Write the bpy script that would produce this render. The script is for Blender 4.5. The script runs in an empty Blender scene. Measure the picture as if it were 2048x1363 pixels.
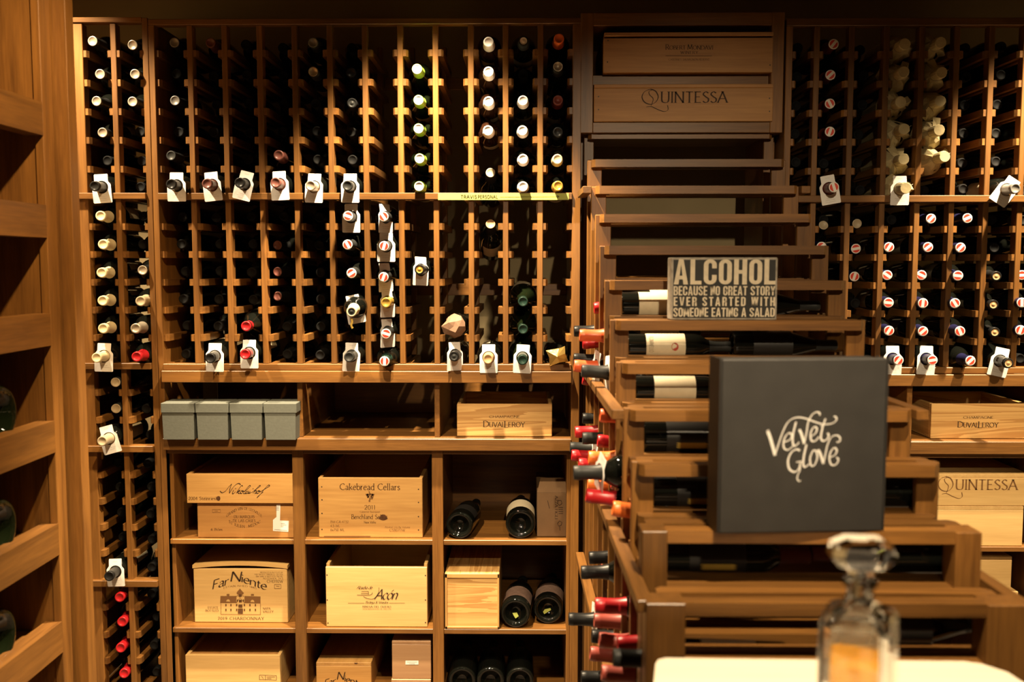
import bpy, bmesh, math, random
from mathutils import Vector, Matrix, Quaternion, Euler
random.seed(7)
SC = bpy.context.scene
COL = SC.collection
R = math.radians

# ------------------------------------------------------------------ camera
F = 1900.0; CX, CY = 1024.0, 681.5
H = 1.42
D = 2.92                       # distance from the lens to the front of the wall racks
cam_d = bpy.data.cameras.new('camera'); cam = bpy.data.objects.new('camera', cam_d); COL.objects.link(cam)
cam.location = (0, 0, H)
cam.rotation_euler = (R(90 - 4.55), 0, R(0.78))
cam_d.sensor_width = 36.0; cam_d.lens = 36.0 * F / 2048
cam_d.dof.use_dof = True; cam_d.dof.focus_distance = 2.88; cam_d.dof.aperture_fstop = 2.6
cam_d.clip_start = 0.02
SC.camera = cam
CAMROT = cam.rotation_euler.to_matrix()
def P(px, py, Y):
    """point of the photograph's ray that lies at room depth Y"""
    d = CAMROT @ Vector(((px - CX) / F, (CY - py) / F, -1.0))
    t = Y / d.y
    return Vector((d.x * t, Y, H + d.z * t))
def PX(px, py, Y): return P(px, py, Y).x
def PZ(py, Y, px=740): return P(px, py, Y).z

# ------------------------------------------------------------------ world, lamps, exposure
w = bpy.data.worlds.new('cellar_air'); SC.world = w; w.use_nodes = True
w.node_tree.nodes['Background'].inputs[0].default_value = (1.0, 0.78, 0.55, 1)
w.node_tree.nodes['Background'].inputs[1].default_value = 0.012
def spot(name, loc, aim, power, angle, blend=0.35, col=(1.0, 0.77, 0.49), size=0.03):
    l = bpy.data.lights.new(name, 'SPOT'); l.energy = power; l.spot_size = R(angle); l.spot_blend = blend
    l.color = col; l.shadow_soft_size = size
    o = bpy.data.objects.new(name, l); COL.objects.link(o); o.location = loc
    o.rotation_euler = (Vector(aim) - Vector(loc)).to_track_quat('-Z', 'Y').to_euler()
    return o
spot('downlight_corner', (-1.52, 2.50, 2.62), (-1.46, 2.70, 1.2), 330, 80, 0.5)
spot('downlight_main', (-0.30, 2.50, 2.62), (-0.30, 2.60, 1.2), 680, 69, 0.45)
spot('downlight_right', (1.70, 2.50, 2.62), (1.68, 2.64, 1.2), 640, 72, 0.45)
spot('downlight_aisle', (-0.50, 1.25, 2.62), (-0.45, 2.75, 0.10), 360, 44, 0.7)
spot('downlight_aisle_right', (1.75, 1.25, 2.62), (1.45, 2.70, 0.10), 310, 44, 0.7)
spot('downlight_table', (0.42, 0.85, 2.62), (0.42, 1.20, 0.85), 330, 80, 0.9)
spot('downlight_cabinet', (-0.35, 1.45, 2.62), (-1.35, 2.0, 0.8), 190, 80, 0.6, (1.0, 0.68, 0.34))
spot('downlight_entrance', (0.35, -0.70, 2.62), (0.52, 2.3, 1.36), 250, 32, 0.8)
SC.view_settings.view_transform = 'Standard'
SC.view_settings.look = 'None'
SC.view_settings.gamma = 1.0
SC.view_settings.use_curve_mapping = False
SC.view_settings.exposure = 0.0

# ------------------------------------------------------------------ materials
MATS = {}
def srgb(r, g, b):
    f = lambda c: (c / 255 / 12.92) if c / 255 <= 0.04045 else ((c / 255 + 0.055) / 1.055) ** 2.4
    return (f(r), f(g), f(b), 1)
def plain(name, col, rough=0.6, metal=0.0, spec=0.5, noise=0.0, nscale=40, bump=0.0, trans=0.0, coat=0.0, ior=1.45):
    m = bpy.data.materials.new(name); m.use_nodes = True
    nt = m.node_tree; b = nt.nodes['Principled BSDF']
    b.inputs['Base Color'].default_value = col
    b.inputs['Roughness'].default_value = rough; b.inputs['Metallic'].default_value = metal
    b.inputs['Specular IOR Level'].default_value = spec; b.inputs['Transmission Weight'].default_value = trans
    b.inputs['Coat Weight'].default_value = coat; b.inputs['IOR'].default_value = ior
    if noise or bump:
        tc = nt.nodes.new('ShaderNodeTexCoord'); n = nt.nodes.new('ShaderNodeTexNoise')
        n.inputs['Scale'].default_value = nscale; n.inputs['Detail'].default_value = 4
        nt.links.new(tc.outputs['Object'], n.inputs['Vector'])
        if noise:
            r = nt.nodes.new('ShaderNodeValToRGB')
            r.color_ramp.elements[0].position = 0.3; r.color_ramp.elements[1].position = 0.7
            r.color_ramp.elements[0].color = tuple(c * (1 - noise) for c in col[:3]) + (1,)
            r.color_ramp.elements[1].color = tuple(min(1, c * (1 + noise)) for c in col[:3]) + (1,)
            nt.links.new(n.outputs['Fac'], r.inputs['Fac']); nt.links.new(r.outputs['Color'], b.inputs['Base Color'])
        if bump:
            bp = nt.nodes.new('ShaderNodeBump'); bp.inputs['Strength'].default_value = bump
            bp.inputs['Distance'].default_value = 0.002
            nt.links.new(n.outputs['Fac'], bp.inputs['Height']); nt.links.new(bp.outputs['Normal'], b.inputs['Normal'])
    MATS[name] = m
    return m
def wood(name, dark, light, axis, freq=26.0, rough=0.45, rings=0.0, vary=0.25):
    """grain runs along the object's own axis; every board gets its own cut of the wood"""
    m = bpy.data.materials.new(name); m.use_nodes = True
    nt = m.node_tree; N = nt.nodes; L = nt.links; b = N['Principled BSDF']
    tc = N.new('ShaderNodeTexCoord'); oi = N.new('ShaderNodeObjectInfo')
    mul = N.new('ShaderNodeMath'); mul.operation = 'MULTIPLY'; mul.inputs[1].default_value = 37.0
    L.new(oi.outputs['Random'], mul.inputs[0])
    add = N.new('ShaderNodeVectorMath'); add.operation = 'ADD'
    L.new(tc.outputs['Object'], add.inputs[0]); L.new(mul.outputs[0], add.inputs[1])
    mp = N.new('ShaderNodeMapping'); s = [freq, freq, freq]; s['xyz'.index(axis)] = freq * 0.06
    mp.inputs['Scale'].default_value = s
    L.new(add.outputs[0], mp.inputs['Vector'])
    n1 = N.new('ShaderNodeTexNoise'); n1.inputs['Scale'].default_value = 1.0; n1.inputs['Detail'].default_value = 5
    n1.inputs['Distortion'].default_value = 0.6 + rings
    L.new(mp.outputs[0], n1.inputs['Vector'])
    n2 = N.new('ShaderNodeTexNoise'); n2.inputs['Scale'].default_value = 7.0; n2.inputs['Detail'].default_value = 3
    L.new(mp.outputs[0], n2.inputs['Vector'])
    src = n1.outputs['Fac']
    if rings:
        m2 = N.new('ShaderNodeMath'); m2.operation = 'MULTIPLY'; m2.inputs[1].default_value = 9.0 * rings
        L.new(n1.outputs['Fac'], m2.inputs[0])
        fr = N.new('ShaderNodeMath'); fr.operation = 'FRACT'; L.new(m2.outputs[0], fr.inputs[0])
        src = fr.outputs[0]
    mx = N.new('ShaderNodeMix'); mx.data_type = 'FLOAT'; mx.inputs['Factor'].default_value = 0.35
    L.new(src, mx.inputs['A']); L.new(n2.outputs['Fac'], mx.inputs['B'])
    rp = N.new('ShaderNodeValToRGB'); e = rp.color_ramp.elements
    e[0].position = 0.28; e[1].position = 0.72; e[0].color = dark; e[1].color = light
    L.new(mx.outputs['Result'], rp.inputs['Fac'])
    hs = N.new('ShaderNodeHueSaturation')
    va = N.new('ShaderNodeMapRange'); va.inputs['To Min'].default_value = 1 - vary; va.inputs['To Max'].default_value = 1 + vary
    L.new(oi.outputs['Random'], va.inputs['Value']); L.new(va.outputs[0], hs.inputs['Value'])
    L.new(rp.outputs['Color'], hs.inputs['Color']); L.new(hs.outputs['Color'], b.inputs['Base Color'])
    b.inputs['Roughness'].default_value = rough
    bp = N.new('ShaderNodeBump'); bp.inputs['Strength'].default_value = 0.12; bp.inputs['Distance'].default_value = 0.001
    L.new(n2.outputs['Fac'], bp.inputs['Height']); L.new(bp.outputs['Normal'], b.inputs['Normal'])
    MATS[name] = m
    return m
for ax in 'xyz':
    wood('rack_' + ax, (0.088, 0.036, 0.0080, 1), (0.255, 0.113, 0.024, 1), ax, 30, 0.42)
    wood('pine_' + ax, (0.42, 0.215, 0.060, 1), (0.66, 0.39, 0.13, 1), ax, 22, 0.55, 0.0, 0.10)
    wood('pinepale_' + ax, (0.55, 0.34, 0.12, 1), (0.74, 0.50, 0.20, 1), ax, 24, 0.55, 0.0, 0.08)
    wood('pinering_' + ax, (0.47, 0.25, 0.075, 1), (0.68, 0.42, 0.15, 1), ax, 9, 0.5, 1.0, 0.08)
    wood('pinetan_' + ax, (0.32, 0.145, 0.040, 1), (0.52, 0.27, 0.08, 1), ax, 22, 0.55, 0.0, 0.10)
    wood('cedar_' + ax, (0.36, 0.20, 0.10, 1), (0.48, 0.29, 0.15, 1), ax, 18, 0.5, 0.0, 0.08)
plain('wall_paint', (0.29, 0.225, 0.12, 1), 0.85, noise=0.06, nscale=6, bump=0.05)
plain('ceiling_paint', (0.10, 0.08, 0.055, 1), 0.9)
plain('floor_stone', (0.10, 0.075, 0.055, 1), 0.5, noise=0.3, nscale=5)
plain('glass_dark', (0.004, 0.0045, 0.0035, 1), 0.035, spec=0.5)
plain('glass_green', (0.005, 0.008, 0.003, 1), 0.04, spec=0.35)
plain('glass_brown', (0.020, 0.008, 0.004, 1), 0.07, spec=0.55)
CAPS = dict(silver=((0.50, 0.44, 0.34, 1), 0.35, 0.6), black=((0.012, 0.012, 0.012, 1), 0.35, 0.0), cream=((0.72, 0.62, 0.38, 1), 0.45, 0.0),
    white=((0.80, 0.76, 0.70, 1), 0.4, 0.0), red=((0.36, 0.010, 0.014, 1), 0.34, 0.0), brown=((0.13, 0.045, 0.035, 1), 0.4, 0.0),
    grey=((0.20, 0.19, 0.17, 1), 0.4, 0.3), green=((0.30, 0.52, 0.06, 1), 0.35, 0.0), orange=((0.75, 0.16, 0.03, 1), 0.35, 0.0),
    gold=((0.65, 0.42, 0.08, 1), 0.3, 0.6), tan=((0.48, 0.30, 0.14, 1), 0.6, 0.0), darkgreen=((0.014, 0.035, 0.026, 1), 0.35, 0.0),
    navy=((0.012, 0.012, 0.045, 1), 0.35, 0.0), darkred=((0.16, 0.03, 0.02, 1), 0.4, 0.0), charcoal=((0.022, 0.023, 0.022, 1), 0.45, 0.0),
    rust=((0.30, 0.06, 0.045, 1), 0.4, 0.0), beige=((0.42, 0.34, 0.22, 1), 0.45, 0.0), orangered=((0.62, 0.10, 0.03, 1), 0.35, 0.0))
for k, (c, r, mt) in CAPS.items(): plain('cap_' + k, c, r, mt, spec=0.22 if k in ('black', 'charcoal', 'darkgreen', 'navy') else 0.5)
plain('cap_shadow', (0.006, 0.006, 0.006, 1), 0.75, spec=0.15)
plain('print_red', (0.62, 0.045, 0.02, 1), 0.45)
plain('print_white', (0.78, 0.75, 0.70, 1), 0.45)
plain('paper', (0.80, 0.78, 0.74, 1), 0.7)
plain('label_paper', (0.62, 0.54, 0.37, 1), 0.6, noise=0.05, nscale=60)
plain('label_dark', (0.014, 0.013, 0.012, 1), 0.4)
plain('tissue', (0.46, 0.38, 0.20, 1), 0.75, noise=0.10, nscale=50, bump=0.6)
plain('wrap_paper', (0.24, 0.14, 0.085, 1), 0.7, noise=0.12, nscale=40, bump=0.5)
plain('gold_foil', (0.62, 0.42, 0.12, 1), 0.28, 0.85, bump=0.5, nscale=70)
plain('green_paper', (0.42, 0.48, 0.11, 1), 0.7)
plain('ink', (0.045, 0.022, 0.010, 1), 0.7)
plain('ink_brown', (0.095, 0.042, 0.014, 1), 0.7)
plain('ink_faint', (0.20, 0.095, 0.030, 1), 0.7)
plain('ink_pencil', (0.30, 0.27, 0.24, 1), 0.8)
plain('ink_olive', (0.07, 0.07, 0.015, 1), 0.8)
plain('nail_steel', (0.06, 0.045, 0.035, 1), 0.5, 0.3)
plain('knot_wood', (0.09, 0.035, 0.012, 1), 0.6, noise=0.5, nscale=120)
plain('cardboard', (0.17, 0.095, 0.042, 1), 0.8, noise=0.06, nscale=30)
plain('grey_card', (0.085, 0.092, 0.078, 1), 0.75, noise=0.06, nscale=150, bump=0.1)
plain('black_card', (0.022, 0.0205, 0.019, 1), 0.55, noise=0.12, nscale=25)
plain('logo_white', (0.62, 0.60, 0.56, 1), 0.6)
plain('sign_black', (0.013, 0.0125, 0.011, 1), 0.6, noise=0.2, nscale=40)
plain('sign_edge', (0.30, 0.265, 0.21, 1), 0.75, noise=0.3, nscale=60)
plain('sign_cream', (0.58, 0.50, 0.36, 1), 0.7, noise=0.10, nscale=90)
wood('table_wood', (0.76, 0.66, 0.50, 1), (0.88, 0.80, 0.66, 1), 'x', 7, 0.5, 0.0, 0.0)
plain('seal_red', (0.40, 0.05, 0.03, 1), 0.6)
plain('label_gold', (0.50, 0.33, 0.06, 1), 0.5)
plain('crystal', (1, 1, 1, 1), 0.02, trans=1.0, ior=1.5)
m = plain('crystal_thin', (1, 1, 1, 1), 0.02)
nt = m.node_tree; fr = nt.nodes.new('ShaderNodeFresnel'); fr.inputs['IOR'].default_value = 1.6
tr = nt.nodes.new('ShaderNodeBsdfTransparent'); tr.inputs['Color'].default_value = (0.97, 0.97, 0.95, 1)
gl = nt.nodes.new('ShaderNodeBsdfGlass'); gl.inputs['IOR'].default_value = 1.5; gl.inputs['Roughness'].default_value = 0.02
gs = nt.nodes.new('ShaderNodeBsdfGlossy'); gs.inputs['Roughness'].default_value = 0.03
m1 = nt.nodes.new('ShaderNodeMixShader'); m1.inputs[0].default_value = 0.15; m2 = nt.nodes.new('ShaderNodeMixShader')
nt.links.new(tr.outputs[0], m1.inputs[1]); nt.links.new(gl.outputs[0], m1.inputs[2])
nt.links.new(fr.outputs[0], m2.inputs[0]); nt.links.new(m1.outputs[0], m2.inputs[1]); nt.links.new(gs.outputs[0], m2.inputs[2])
nt.links.new(m2.outputs[0], nt.nodes['Material Output'].inputs['Surface'])
plain('whisky', (0.95, 0.52, 0.10, 1), 0.03, trans=0.92, ior=1.06)

# ------------------------------------------------------------------ helpers
def tag(o, label=None, cat=None, group=None, kind=None):
    if label: o['label'] = label
    if cat: o['category'] = cat
    if group: o['group'] = group
    if kind: o['kind'] = kind
    return o
def thing(name, label, cat, loc=(0, 0, 0), group=None, rotz=0.0):
    o = bpy.data.objects.new(name, None); COL.objects.link(o)
    o.location = loc; o.rotation_euler = (0, 0, rotz); o.empty_display_size = 0.05
    return tag(o, label, cat, group)
def obj(name, me, parent=None, loc=(0, 0, 0), rot=None):
    o = bpy.data.objects.new(name, me); COL.objects.link(o); o.location = loc
    if rot is not None: o.rotation_euler = rot
    if parent: o.parent = parent
    return o
def mesh(name, vs, fs, mats, idx=None, smooth=False):
    me = bpy.data.meshes.new(name); me.from_pydata([tuple(v) for v in vs], [], fs)
    for m in (mats if isinstance(mats, (list, tuple)) else [mats]): me.materials.append(MATS[m])
    if idx: me.polygons.foreach_set('material_index', idx)
    if smooth: me.polygons.foreach_set('use_smooth', [True] * len(me.polygons))
    me.update()
    return me
BOXC = {}
def boxmesh(dx, dy, dz, mat, bev=0.0015):
    key = (round(dx, 4), round(dy, 4), round(dz, 4), mat, bev)
    if key in BOXC: return BOXC[key]
    ax = 'xyz'[max(range(3), key=lambda i: (dx, dy, dz)[i])]
    mm = mat + '_' + ax if (mat + '_' + ax) in MATS else mat
    bm = bmesh.new(); bmesh.ops.create_cube(bm, size=1.0)
    for v in bm.verts: v.co = Vector((v.co.x * dx, v.co.y * dy, v.co.z * dz))
    b = min(bev, 0.3 * min(dx, dy, dz))
    if b > 0: bmesh.ops.bevel(bm, geom=bm.edges[:], offset=b, segments=1, affect='EDGES', profile=0.5)
    me = bpy.data.meshes.new('board'); bm.to_mesh(me); bm.free()
    me.materials.append(MATS[mm]); BOXC[key] = me
    return me
def box(name, x0, x1, y0, y1, z0, z1, mat, parent=None, bev=0.0015, world=True):
    """box given by its limits; in room coordinates unless world=False"""
    x0, x1 = min(x0, x1), max(x0, x1); y0, y1 = min(y0, y1), max(y0, y1); z0, z1 = min(z0, z1), max(z0, z1)
    c = Vector(((x0 + x1) / 2, (y0 + y1) / 2, (z0 + z1) / 2))
    if parent and world: c = c - parent.location
    return obj(name, boxmesh(x1 - x0, y1 - y0, z1 - z0, mat, bev), parent, c)
def prism(name, pts, y0, y1, mat, parent=None, loc=(0, 0, 0), axis='y'):
    """outline in x,z swept from y0 to y1 (axis 'z': outline in x,y swept in z)"""
    n = len(pts); vs = []
    for yy in (y0, y1):
        for a, b in pts: vs.append((a, yy, b) if axis == 'y' else (a, b, yy))
    fs = [list(range(n)), list(range(2 * n - 1, n - 1, -1))] + [[i, i + n, (i + 1) % n + n, (i + 1) % n] for i in range(n)]
    me = mesh(name, vs, fs, mat)
    bm = bmesh.new(); bm.from_mesh(me); bmesh.ops.recalc_face_normals(bm, faces=bm.faces[:]); bm.to_mesh(me); bm.free()
    return obj(name, me, parent, loc)
def lathe(name, prof, mats, seg=24, smooth=True, matsplit=None):
    """profile (radius, z) turned about z"""
    vs, fs, idx, rings = [], [], [], []
    for r, z in prof:
        if r < 1e-6: rings.append([len(vs)]); vs.append((0, 0, z))
        else:
            rings.append(list(range(len(vs), len(vs) + seg)))
            vs += [(r * math.cos(2 * math.pi * i / seg), r * math.sin(2 * math.pi * i / seg), z) for i in range(seg)]
    for k in range(len(prof) - 1):
        a, b = rings[k], rings[k + 1]
        mi = matsplit[k] if matsplit else 0
        for i in range(seg):
            j = (i + 1) % seg
            if len(a) == 1 and len(b) == 1: continue
            if len(a) == 1: fs.append([a[0], b[j], b[i]])
            elif len(b) == 1: fs.append([a[i], a[j], b[0]])
            else: fs.append([a[i], a[j], b[j], b[i]])
            idx.append(mi)
    return mesh(name, vs, fs, mats, idx, smooth)

# ------------------------------------------------------------------ a pen-stroke alphabet for the printed lettering
GL = {
'A': "76|l 0 0 38 100 76 0;l 14 36 62 36", 'B': "62|l 8 0 8 100;s 8 100 34 99 50 77 34 54 8 53;s 30 53 60 44 60 10 34 1 8 0",
'C': "78|s 76 84 50 100 14 82 2 50 14 18 50 0 76 16", 'D': "80|l 8 0 8 100;s 8 100 40 99 74 74 77 50 74 26 40 1 8 0",
'E': "56|l 8 0 8 100;l 8 99 52 99;l 8 53 44 53;l 8 1 54 1", 'F': "52|l 8 0 8 100;l 8 99 52 99;l 8 52 42 52",
'G': "84|s 76 84 50 100 14 82 2 50 14 18 50 0 78 14;l 78 10 78 44", 'H': "78|l 8 0 8 100;l 70 0 70 100;l 8 52 70 52",
'I': "20|l 10 0 10 100", 'J': "36|l 26 100 26 15;s 26 15 20 -6 2 -10", 'K': "70|l 8 0 8 100;l 64 100 10 48;l 24 58 70 0",
'L': "54|l 8 0 8 100;l 8 1 54 1", 'M': "94|l 6 0 14 100;l 14 100 46 6;l 46 6 78 100;l 78 100 88 0",
'N': "80|l 8 0 8 100;l 8 100 72 0;l 72 0 72 100", 'O': "84|s 42 100 12 82 2 50 12 18 42 0 72 18 82 50 72 82 42 100",
'P': "58|l 8 0 8 100;s 8 100 40 99 56 74 40 48 8 47", 'Q': "84|s 42 100 12 82 2 50 12 18 42 0 72 18 82 50 72 82 42 100;l 46 4 84 -24",
'R': "66|l 8 0 8 100;s 8 100 40 99 56 74 40 48 8 47;l 32 47 66 0", 'S': "54|s 48 88 26 100 6 78 26 54 48 36 46 10 24 0 4 12",
'T': "66|l 33 0 33 100;l 2 99 64 99", 'U': "74|l 8 100 8 34;s 8 34 14 8 38 0 60 8 66 34;l 66 34 66 100",
'V': "74|l 2 100 37 0;l 37 0 72 100", 'W': "104|l 2 100 28 0;l 28 0 52 92;l 52 92 76 0;l 76 0 102 100",
'X': "70|l 2 100 66 0;l 66 100 2 0", 'Y': "70|l 2 100 35 48;l 68 100 35 48;l 35 48 35 0", 'Z': "62|l 4 99 58 99;l 58 99 4 1;l 4 1 60 1",
'a': "50|s 8 50 22 62 38 54 40 38;l 40 40 40 6;s 40 8 44 1 50 3;s 40 36 14 28 6 12 20 0 40 14", 'b': "54|l 6 100 6 4;s 6 48 28 62 50 44 50 18 28 0 6 10",
'c': "46|s 42 52 24 62 4 42 4 20 24 0 44 10", 'd': "56|l 46 100 46 0;s 46 50 26 62 4 42 4 18 24 0 46 12",
'e': "48|l 5 34 44 36;s 44 36 38 58 22 62 4 40 6 14 24 0 44 10", 'f': "32|s 38 94 24 100 14 84 14 60;l 14 62 14 0;l 2 60 30 60",
'g': "50|s 40 54 20 62 6 44 20 26 40 34 40 54;s 20 26 8 14 40 8 44 -12 22 -26 4 -14", 'h': "54|l 6 100 6 0;s 6 46 26 62 44 52 46 36;l 46 38 46 0",
'i': "20|l 10 60 10 0;l 10 80 10 88", 'k': "50|l 6 100 6 0;l 44 60 8 28;l 18 36 48 0", 'l': "20|l 10 100 10 0",
'm': "82|l 6 60 6 0;s 6 46 22 62 36 52 40 36;l 40 38 40 0;s 40 46 56 62 70 52 74 36;l 74 38 74 0", 'n': "54|l 6 60 6 0;s 6 46 26 62 44 52 46 36;l 46 38 46 0",
'o': "52|s 26 62 4 44 4 18 26 0 48 18 48 44 26 62", 'p': "54|l 6 60 6 -28;s 6 48 28 62 50 44 50 18 28 0 6 10",
'r': "36|l 6 60 6 0;s 6 40 18 58 34 60", 's': "40|s 34 54 20 62 6 50 20 34 36 18 22 0 4 8", 't': "34|l 14 80 14 12;s 14 14 20 0 32 6;l 2 60 30 60",
'u': "54|l 6 60 6 18;s 6 20 12 2 28 0 46 16;l 46 60 46 0", 'v': "48|l 2 60 24 0;l 24 0 46 60", 'x': "46|l 2 60 44 0;l 44 60 2 0",
'y': "48|l 2 60 24 0;s 46 60 24 0 12 -24 2 -26", 'z': "44|l 4 60 40 60;l 40 60 4 1;l 4 1 42 1",
'0': "54|s 27 96 8 80 4 48 8 16 27 0 46 16 50 48 46 80 27 96", '1': "34|l 18 0 18 96;l 18 96 6 84", '2': "52|s 6 76 14 94 34 96 46 78 38 50 4 2;l 4 2 50 2",
'3': "50|s 6 84 26 97 44 76 24 52;s 24 52 48 40 42 8 20 0 4 10", '4': "54|l 38 0 38 96;l 38 96 2 30;l 2 30 52 30",
'5': "50|l 12 96 44 96;l 12 96 10 56;s 10 56 34 60 46 34 34 4 4 4", '6': "52|s 44 94 16 70 4 34 14 4 34 2 48 26 34 52 12 48 6 30",
'7': "50|l 4 96 48 96;l 48 96 18 0", '8': "52|s 26 52 8 72 26 96 44 72 26 52 4 24 26 0 48 24 26 52", '9': "52|s 46 66 34 94 14 92 4 70 16 46 36 48 46 66 44 30 12 0",
'-': "30|l 2 40 28 40", '.': "16|l 8 0 8 8", ',': "16|l 8 6 4 -12", '&': "72|s 68 44 44 6 16 0 6 22 30 54 42 82 28 98 16 82 30 50 66 2",
'\u00f3': "52|s 26 62 4 44 4 18 26 0 48 18 48 44 26 62;l 24 76 40 96", '\u00e9': "48|l 5 34 44 36;s 44 36 38 58 22 62 4 40 6 14 24 0 44 10;l 22 74 38 92",
'\u00c9': "56|l 8 0 8 100;l 8 99 52 99;l 8 53 44 53;l 8 1 54 1;l 24 110 40 124", ' ': "34|",
}
def smooth_pts(p, k=6, closed=False):
    out = []; n = len(p)
    for i in range(n - 1):
        p0 = p[i - 1] if i > 0 else (p[-2] if closed else p[0]); p1, p2 = p[i], p[i + 1]
        p3 = p[i + 2] if i + 2 < n else (p[1] if closed else p[-1])
        for j in range(k):
            t = j / k; t2 = t * t; t3 = t2 * t
            out.append(tuple(0.5 * (2 * p1[c] + (p2[c] - p0[c]) * t + (2 * p0[c] - 5 * p1[c] + 4 * p2[c] - p3[c]) * t2
                             + (3 * p1[c] - p0[c] - 3 * p2[c] + p3[c]) * t3) for c in (0, 1)))
    out.append(tuple(p[-1]))
    return out
def pen(line, thick, thin, nib, Q):
    """sweep a broad nib along a line: verticals come out thick, horizontals thin"""
    n = len(line); base = len(Q[0]); ca, sa = math.cos(nib), math.sin(nib)
    for i, (x, y) in enumerate(line):
        a = line[max(0, i - 1)]; b = line[min(n - 1, i + 1)]
        dx, dy = b[0] - a[0], b[1] - a[1]; l = math.hypot(dx, dy) or 1; dx, dy = dx / l, dy / l
        wv = thin + (thick - thin) * abs(dx * sa - dy * ca)
        Q[0].append((x - dy * wv / 2, y + dx * wv / 2)); Q[0].append((x + dy * wv / 2, y - dx * wv / 2))
    for i in range(n - 1):
        k = base + 2 * i; Q[1].append([k, k + 1, k + 3, k + 2])
def layout(text, thick, thin, serif, nib, gap):
    Q = ([], []); x = 0.0
    for ch in text:
        adv, _, body = GL[ch].partition('|')
        for s in filter(None, body.split(';')):
            v = [float(t) for t in s[1:].split()]; p = [(x + v[i] / 100, v[i + 1] / 100) for i in range(0, len(v), 2)]
            if s[0] == 's': pen(smooth_pts(p, 6, p[0] == p[-1]), thick, thin, nib, Q)
            else:
                for a, b in zip(p, p[1:]):
                    pen([a, b], thick, thin, nib, Q)
                    if serif and abs(b[1] - a[1]) > 0.4:
                        for e in (a, b):
                            if abs(e[1] - round(e[1])) < 0.02 or abs(e[1] - 0.6) < 0.02:
                                pen([(e[0] - serif, e[1]), (e[0] + serif, e[1])], thin, thin, 0, Q)
        x += float(adv) / 100 + gap
    return Q[0], Q[1], x - gap
STY = dict(serif=(0.13, 0.045, 0.11, R(12), 0.10), caps=(0.12, 0.045, 0.10, R(12), 0.22), light=(0.10, 0.05, 0.0, R(15), 0.10),
           sans=(0.23, 0.19, 0.0, 0, 0.20), bold=(0.30, 0.24, 0.0, 0, 0.24), script=(0.13, 0.03, 0.0, R(35), 0.02), hand=(0.16, 0.13, 0, 0, 0.16))
def lettering(parent, text, x, z, h, mat='ink', style='serif', wid=None, arc=0.0, slant=0.0, rise=0.0, y=-0.0007, name='lettering', rot=None, wrap=None):
    """lettering h tall centred on x with its baseline at z, just proud of the parent's front face"""
    th, tn, sf, nib, gap = STY[style]
    vs, fs, W = layout(text, th, tn, sf, nib, gap)
    sx = (wid / W) if wid else h
    out = []
    for a, b in vs:
        u = (a - W / 2) * sx; v = b * h; u += slant * v
        v += arc * (1 - (2 * u / (W * sx)) ** 2) + rise * u
        out.append((u, 0.0, v) if wrap is None else wrap(u, v))
    me = mesh(name, out, fs, mat)
    return obj(name, me, parent, (x, y, z), rot)
def strokes(parent, lines, mat, thick, thin=None, nib=R(30), smooth=True, y=-0.0007, name='lettering', loc=(0, 0, 0)):
    Q = ([], [])
    for l in lines: pen(smooth_pts(l, 8) if smooth and len(l) > 2 else l, thick, thin or thick, nib, Q)
    return obj(name, mesh(name, [(a, 0, b) for a, b in Q[0]], Q[1], mat), parent, (loc[0], y + loc[1], loc[2]))
def flat(parent, polys, mat, y=-0.0006, name='print', loc=(0, 0, 0)):
    vs, fs = [], []
    for p in polys:
        fs.append(list(range(len(vs), len(vs) + len(p)))); vs += [(a, 0, b) for a, b in p]
    return obj(name, mesh(name, vs, fs, mat), parent, (loc[0], y + loc[1], loc[2]))

# ------------------------------------------------------------------ the room
XL, XR, YB, YF, ZC = -1.86, 2.35, 3.52, -1.6, 2.66
def struct(name, *a): return tag(box(name, *a, bev=0.0), kind='structure')
struct('floor', XL, XR, YF, YB, -0.1, 0.0, 'floor_stone')
struct('ceiling', XL, XR, YF, YB, ZC, ZC + 0.1, 'ceiling_paint')
struct('wall_back', XL, XR, YB, YB + 0.1, 0, ZC, 'wall_paint')
struct('wall_left', XL - 0.1, XL, YF, YB, 0, ZC, 'wall_paint')
struct('wall_right', XR, XR + 0.1, YF, YB, 0, ZC, 'wall_paint')
struct('wall_front', XL, XR, YF - 0.1, YF, 0, ZC, 'wall_paint')

# ------------------------------------------------------------------ wall racks
RAILC = {}
def railmesh(side, L, wd=0.015, ht=0.020):
    key = (side, round(L, 3), wd, ht)
    if key not in RAILC:
        s = side
        pl = [(0, 0), (s * (wd - 0.006), 0), (s * wd, 0.009), (s * wd, L), (0, L)]
        vs = [(a, b, 0) for a, b in pl] + [(a, b, ht) for a, b in pl]; n = 5
        fs = [list(range(n)), list(range(2 * n - 1, n - 1, -1))] + [[i, i + n, (i + 1) % n + n, (i + 1) % n] for i in range(n)]
        me = mesh('rail', vs, fs, 'rack_y'); bm = bmesh.new(); bm.from_mesh(me)
        bmesh.ops.recalc_face_normals(bm, faces=bm.faces[:]); bm.to_mesh(me); bm.free(); RAILC[key] = me
    return RAILC[key]
PW = 0.017
def rails(root, x, side, rows, y0=None, L=0.33):
    y0 = D + 0.003 if y0 is None else y0
    for z in rows: obj('rail', railmesh(side, L), root, Vector((x, y0, z - 0.020)) - root.location)
def post(root, x, z0, z1, both=True, wd=PW):
    box('post', x - wd / 2, x + wd / 2, D, D + 0.034, z0, z1, 'rack', root)
    if both: box('rear_post', x - wd / 2, x + wd / 2, D + 0.30, D + 0.334, z0, z1, 'rack', root)
ROWS_UP = [98.5, 157, 215, 272.5, 330.5]; ROWS_LO = [446, 502, 558, 614, 669.5]
zup = [PZ(y, D) for y in ROWS_UP]; zlo = [PZ(y, D) for y in ROWS_LO]
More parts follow.
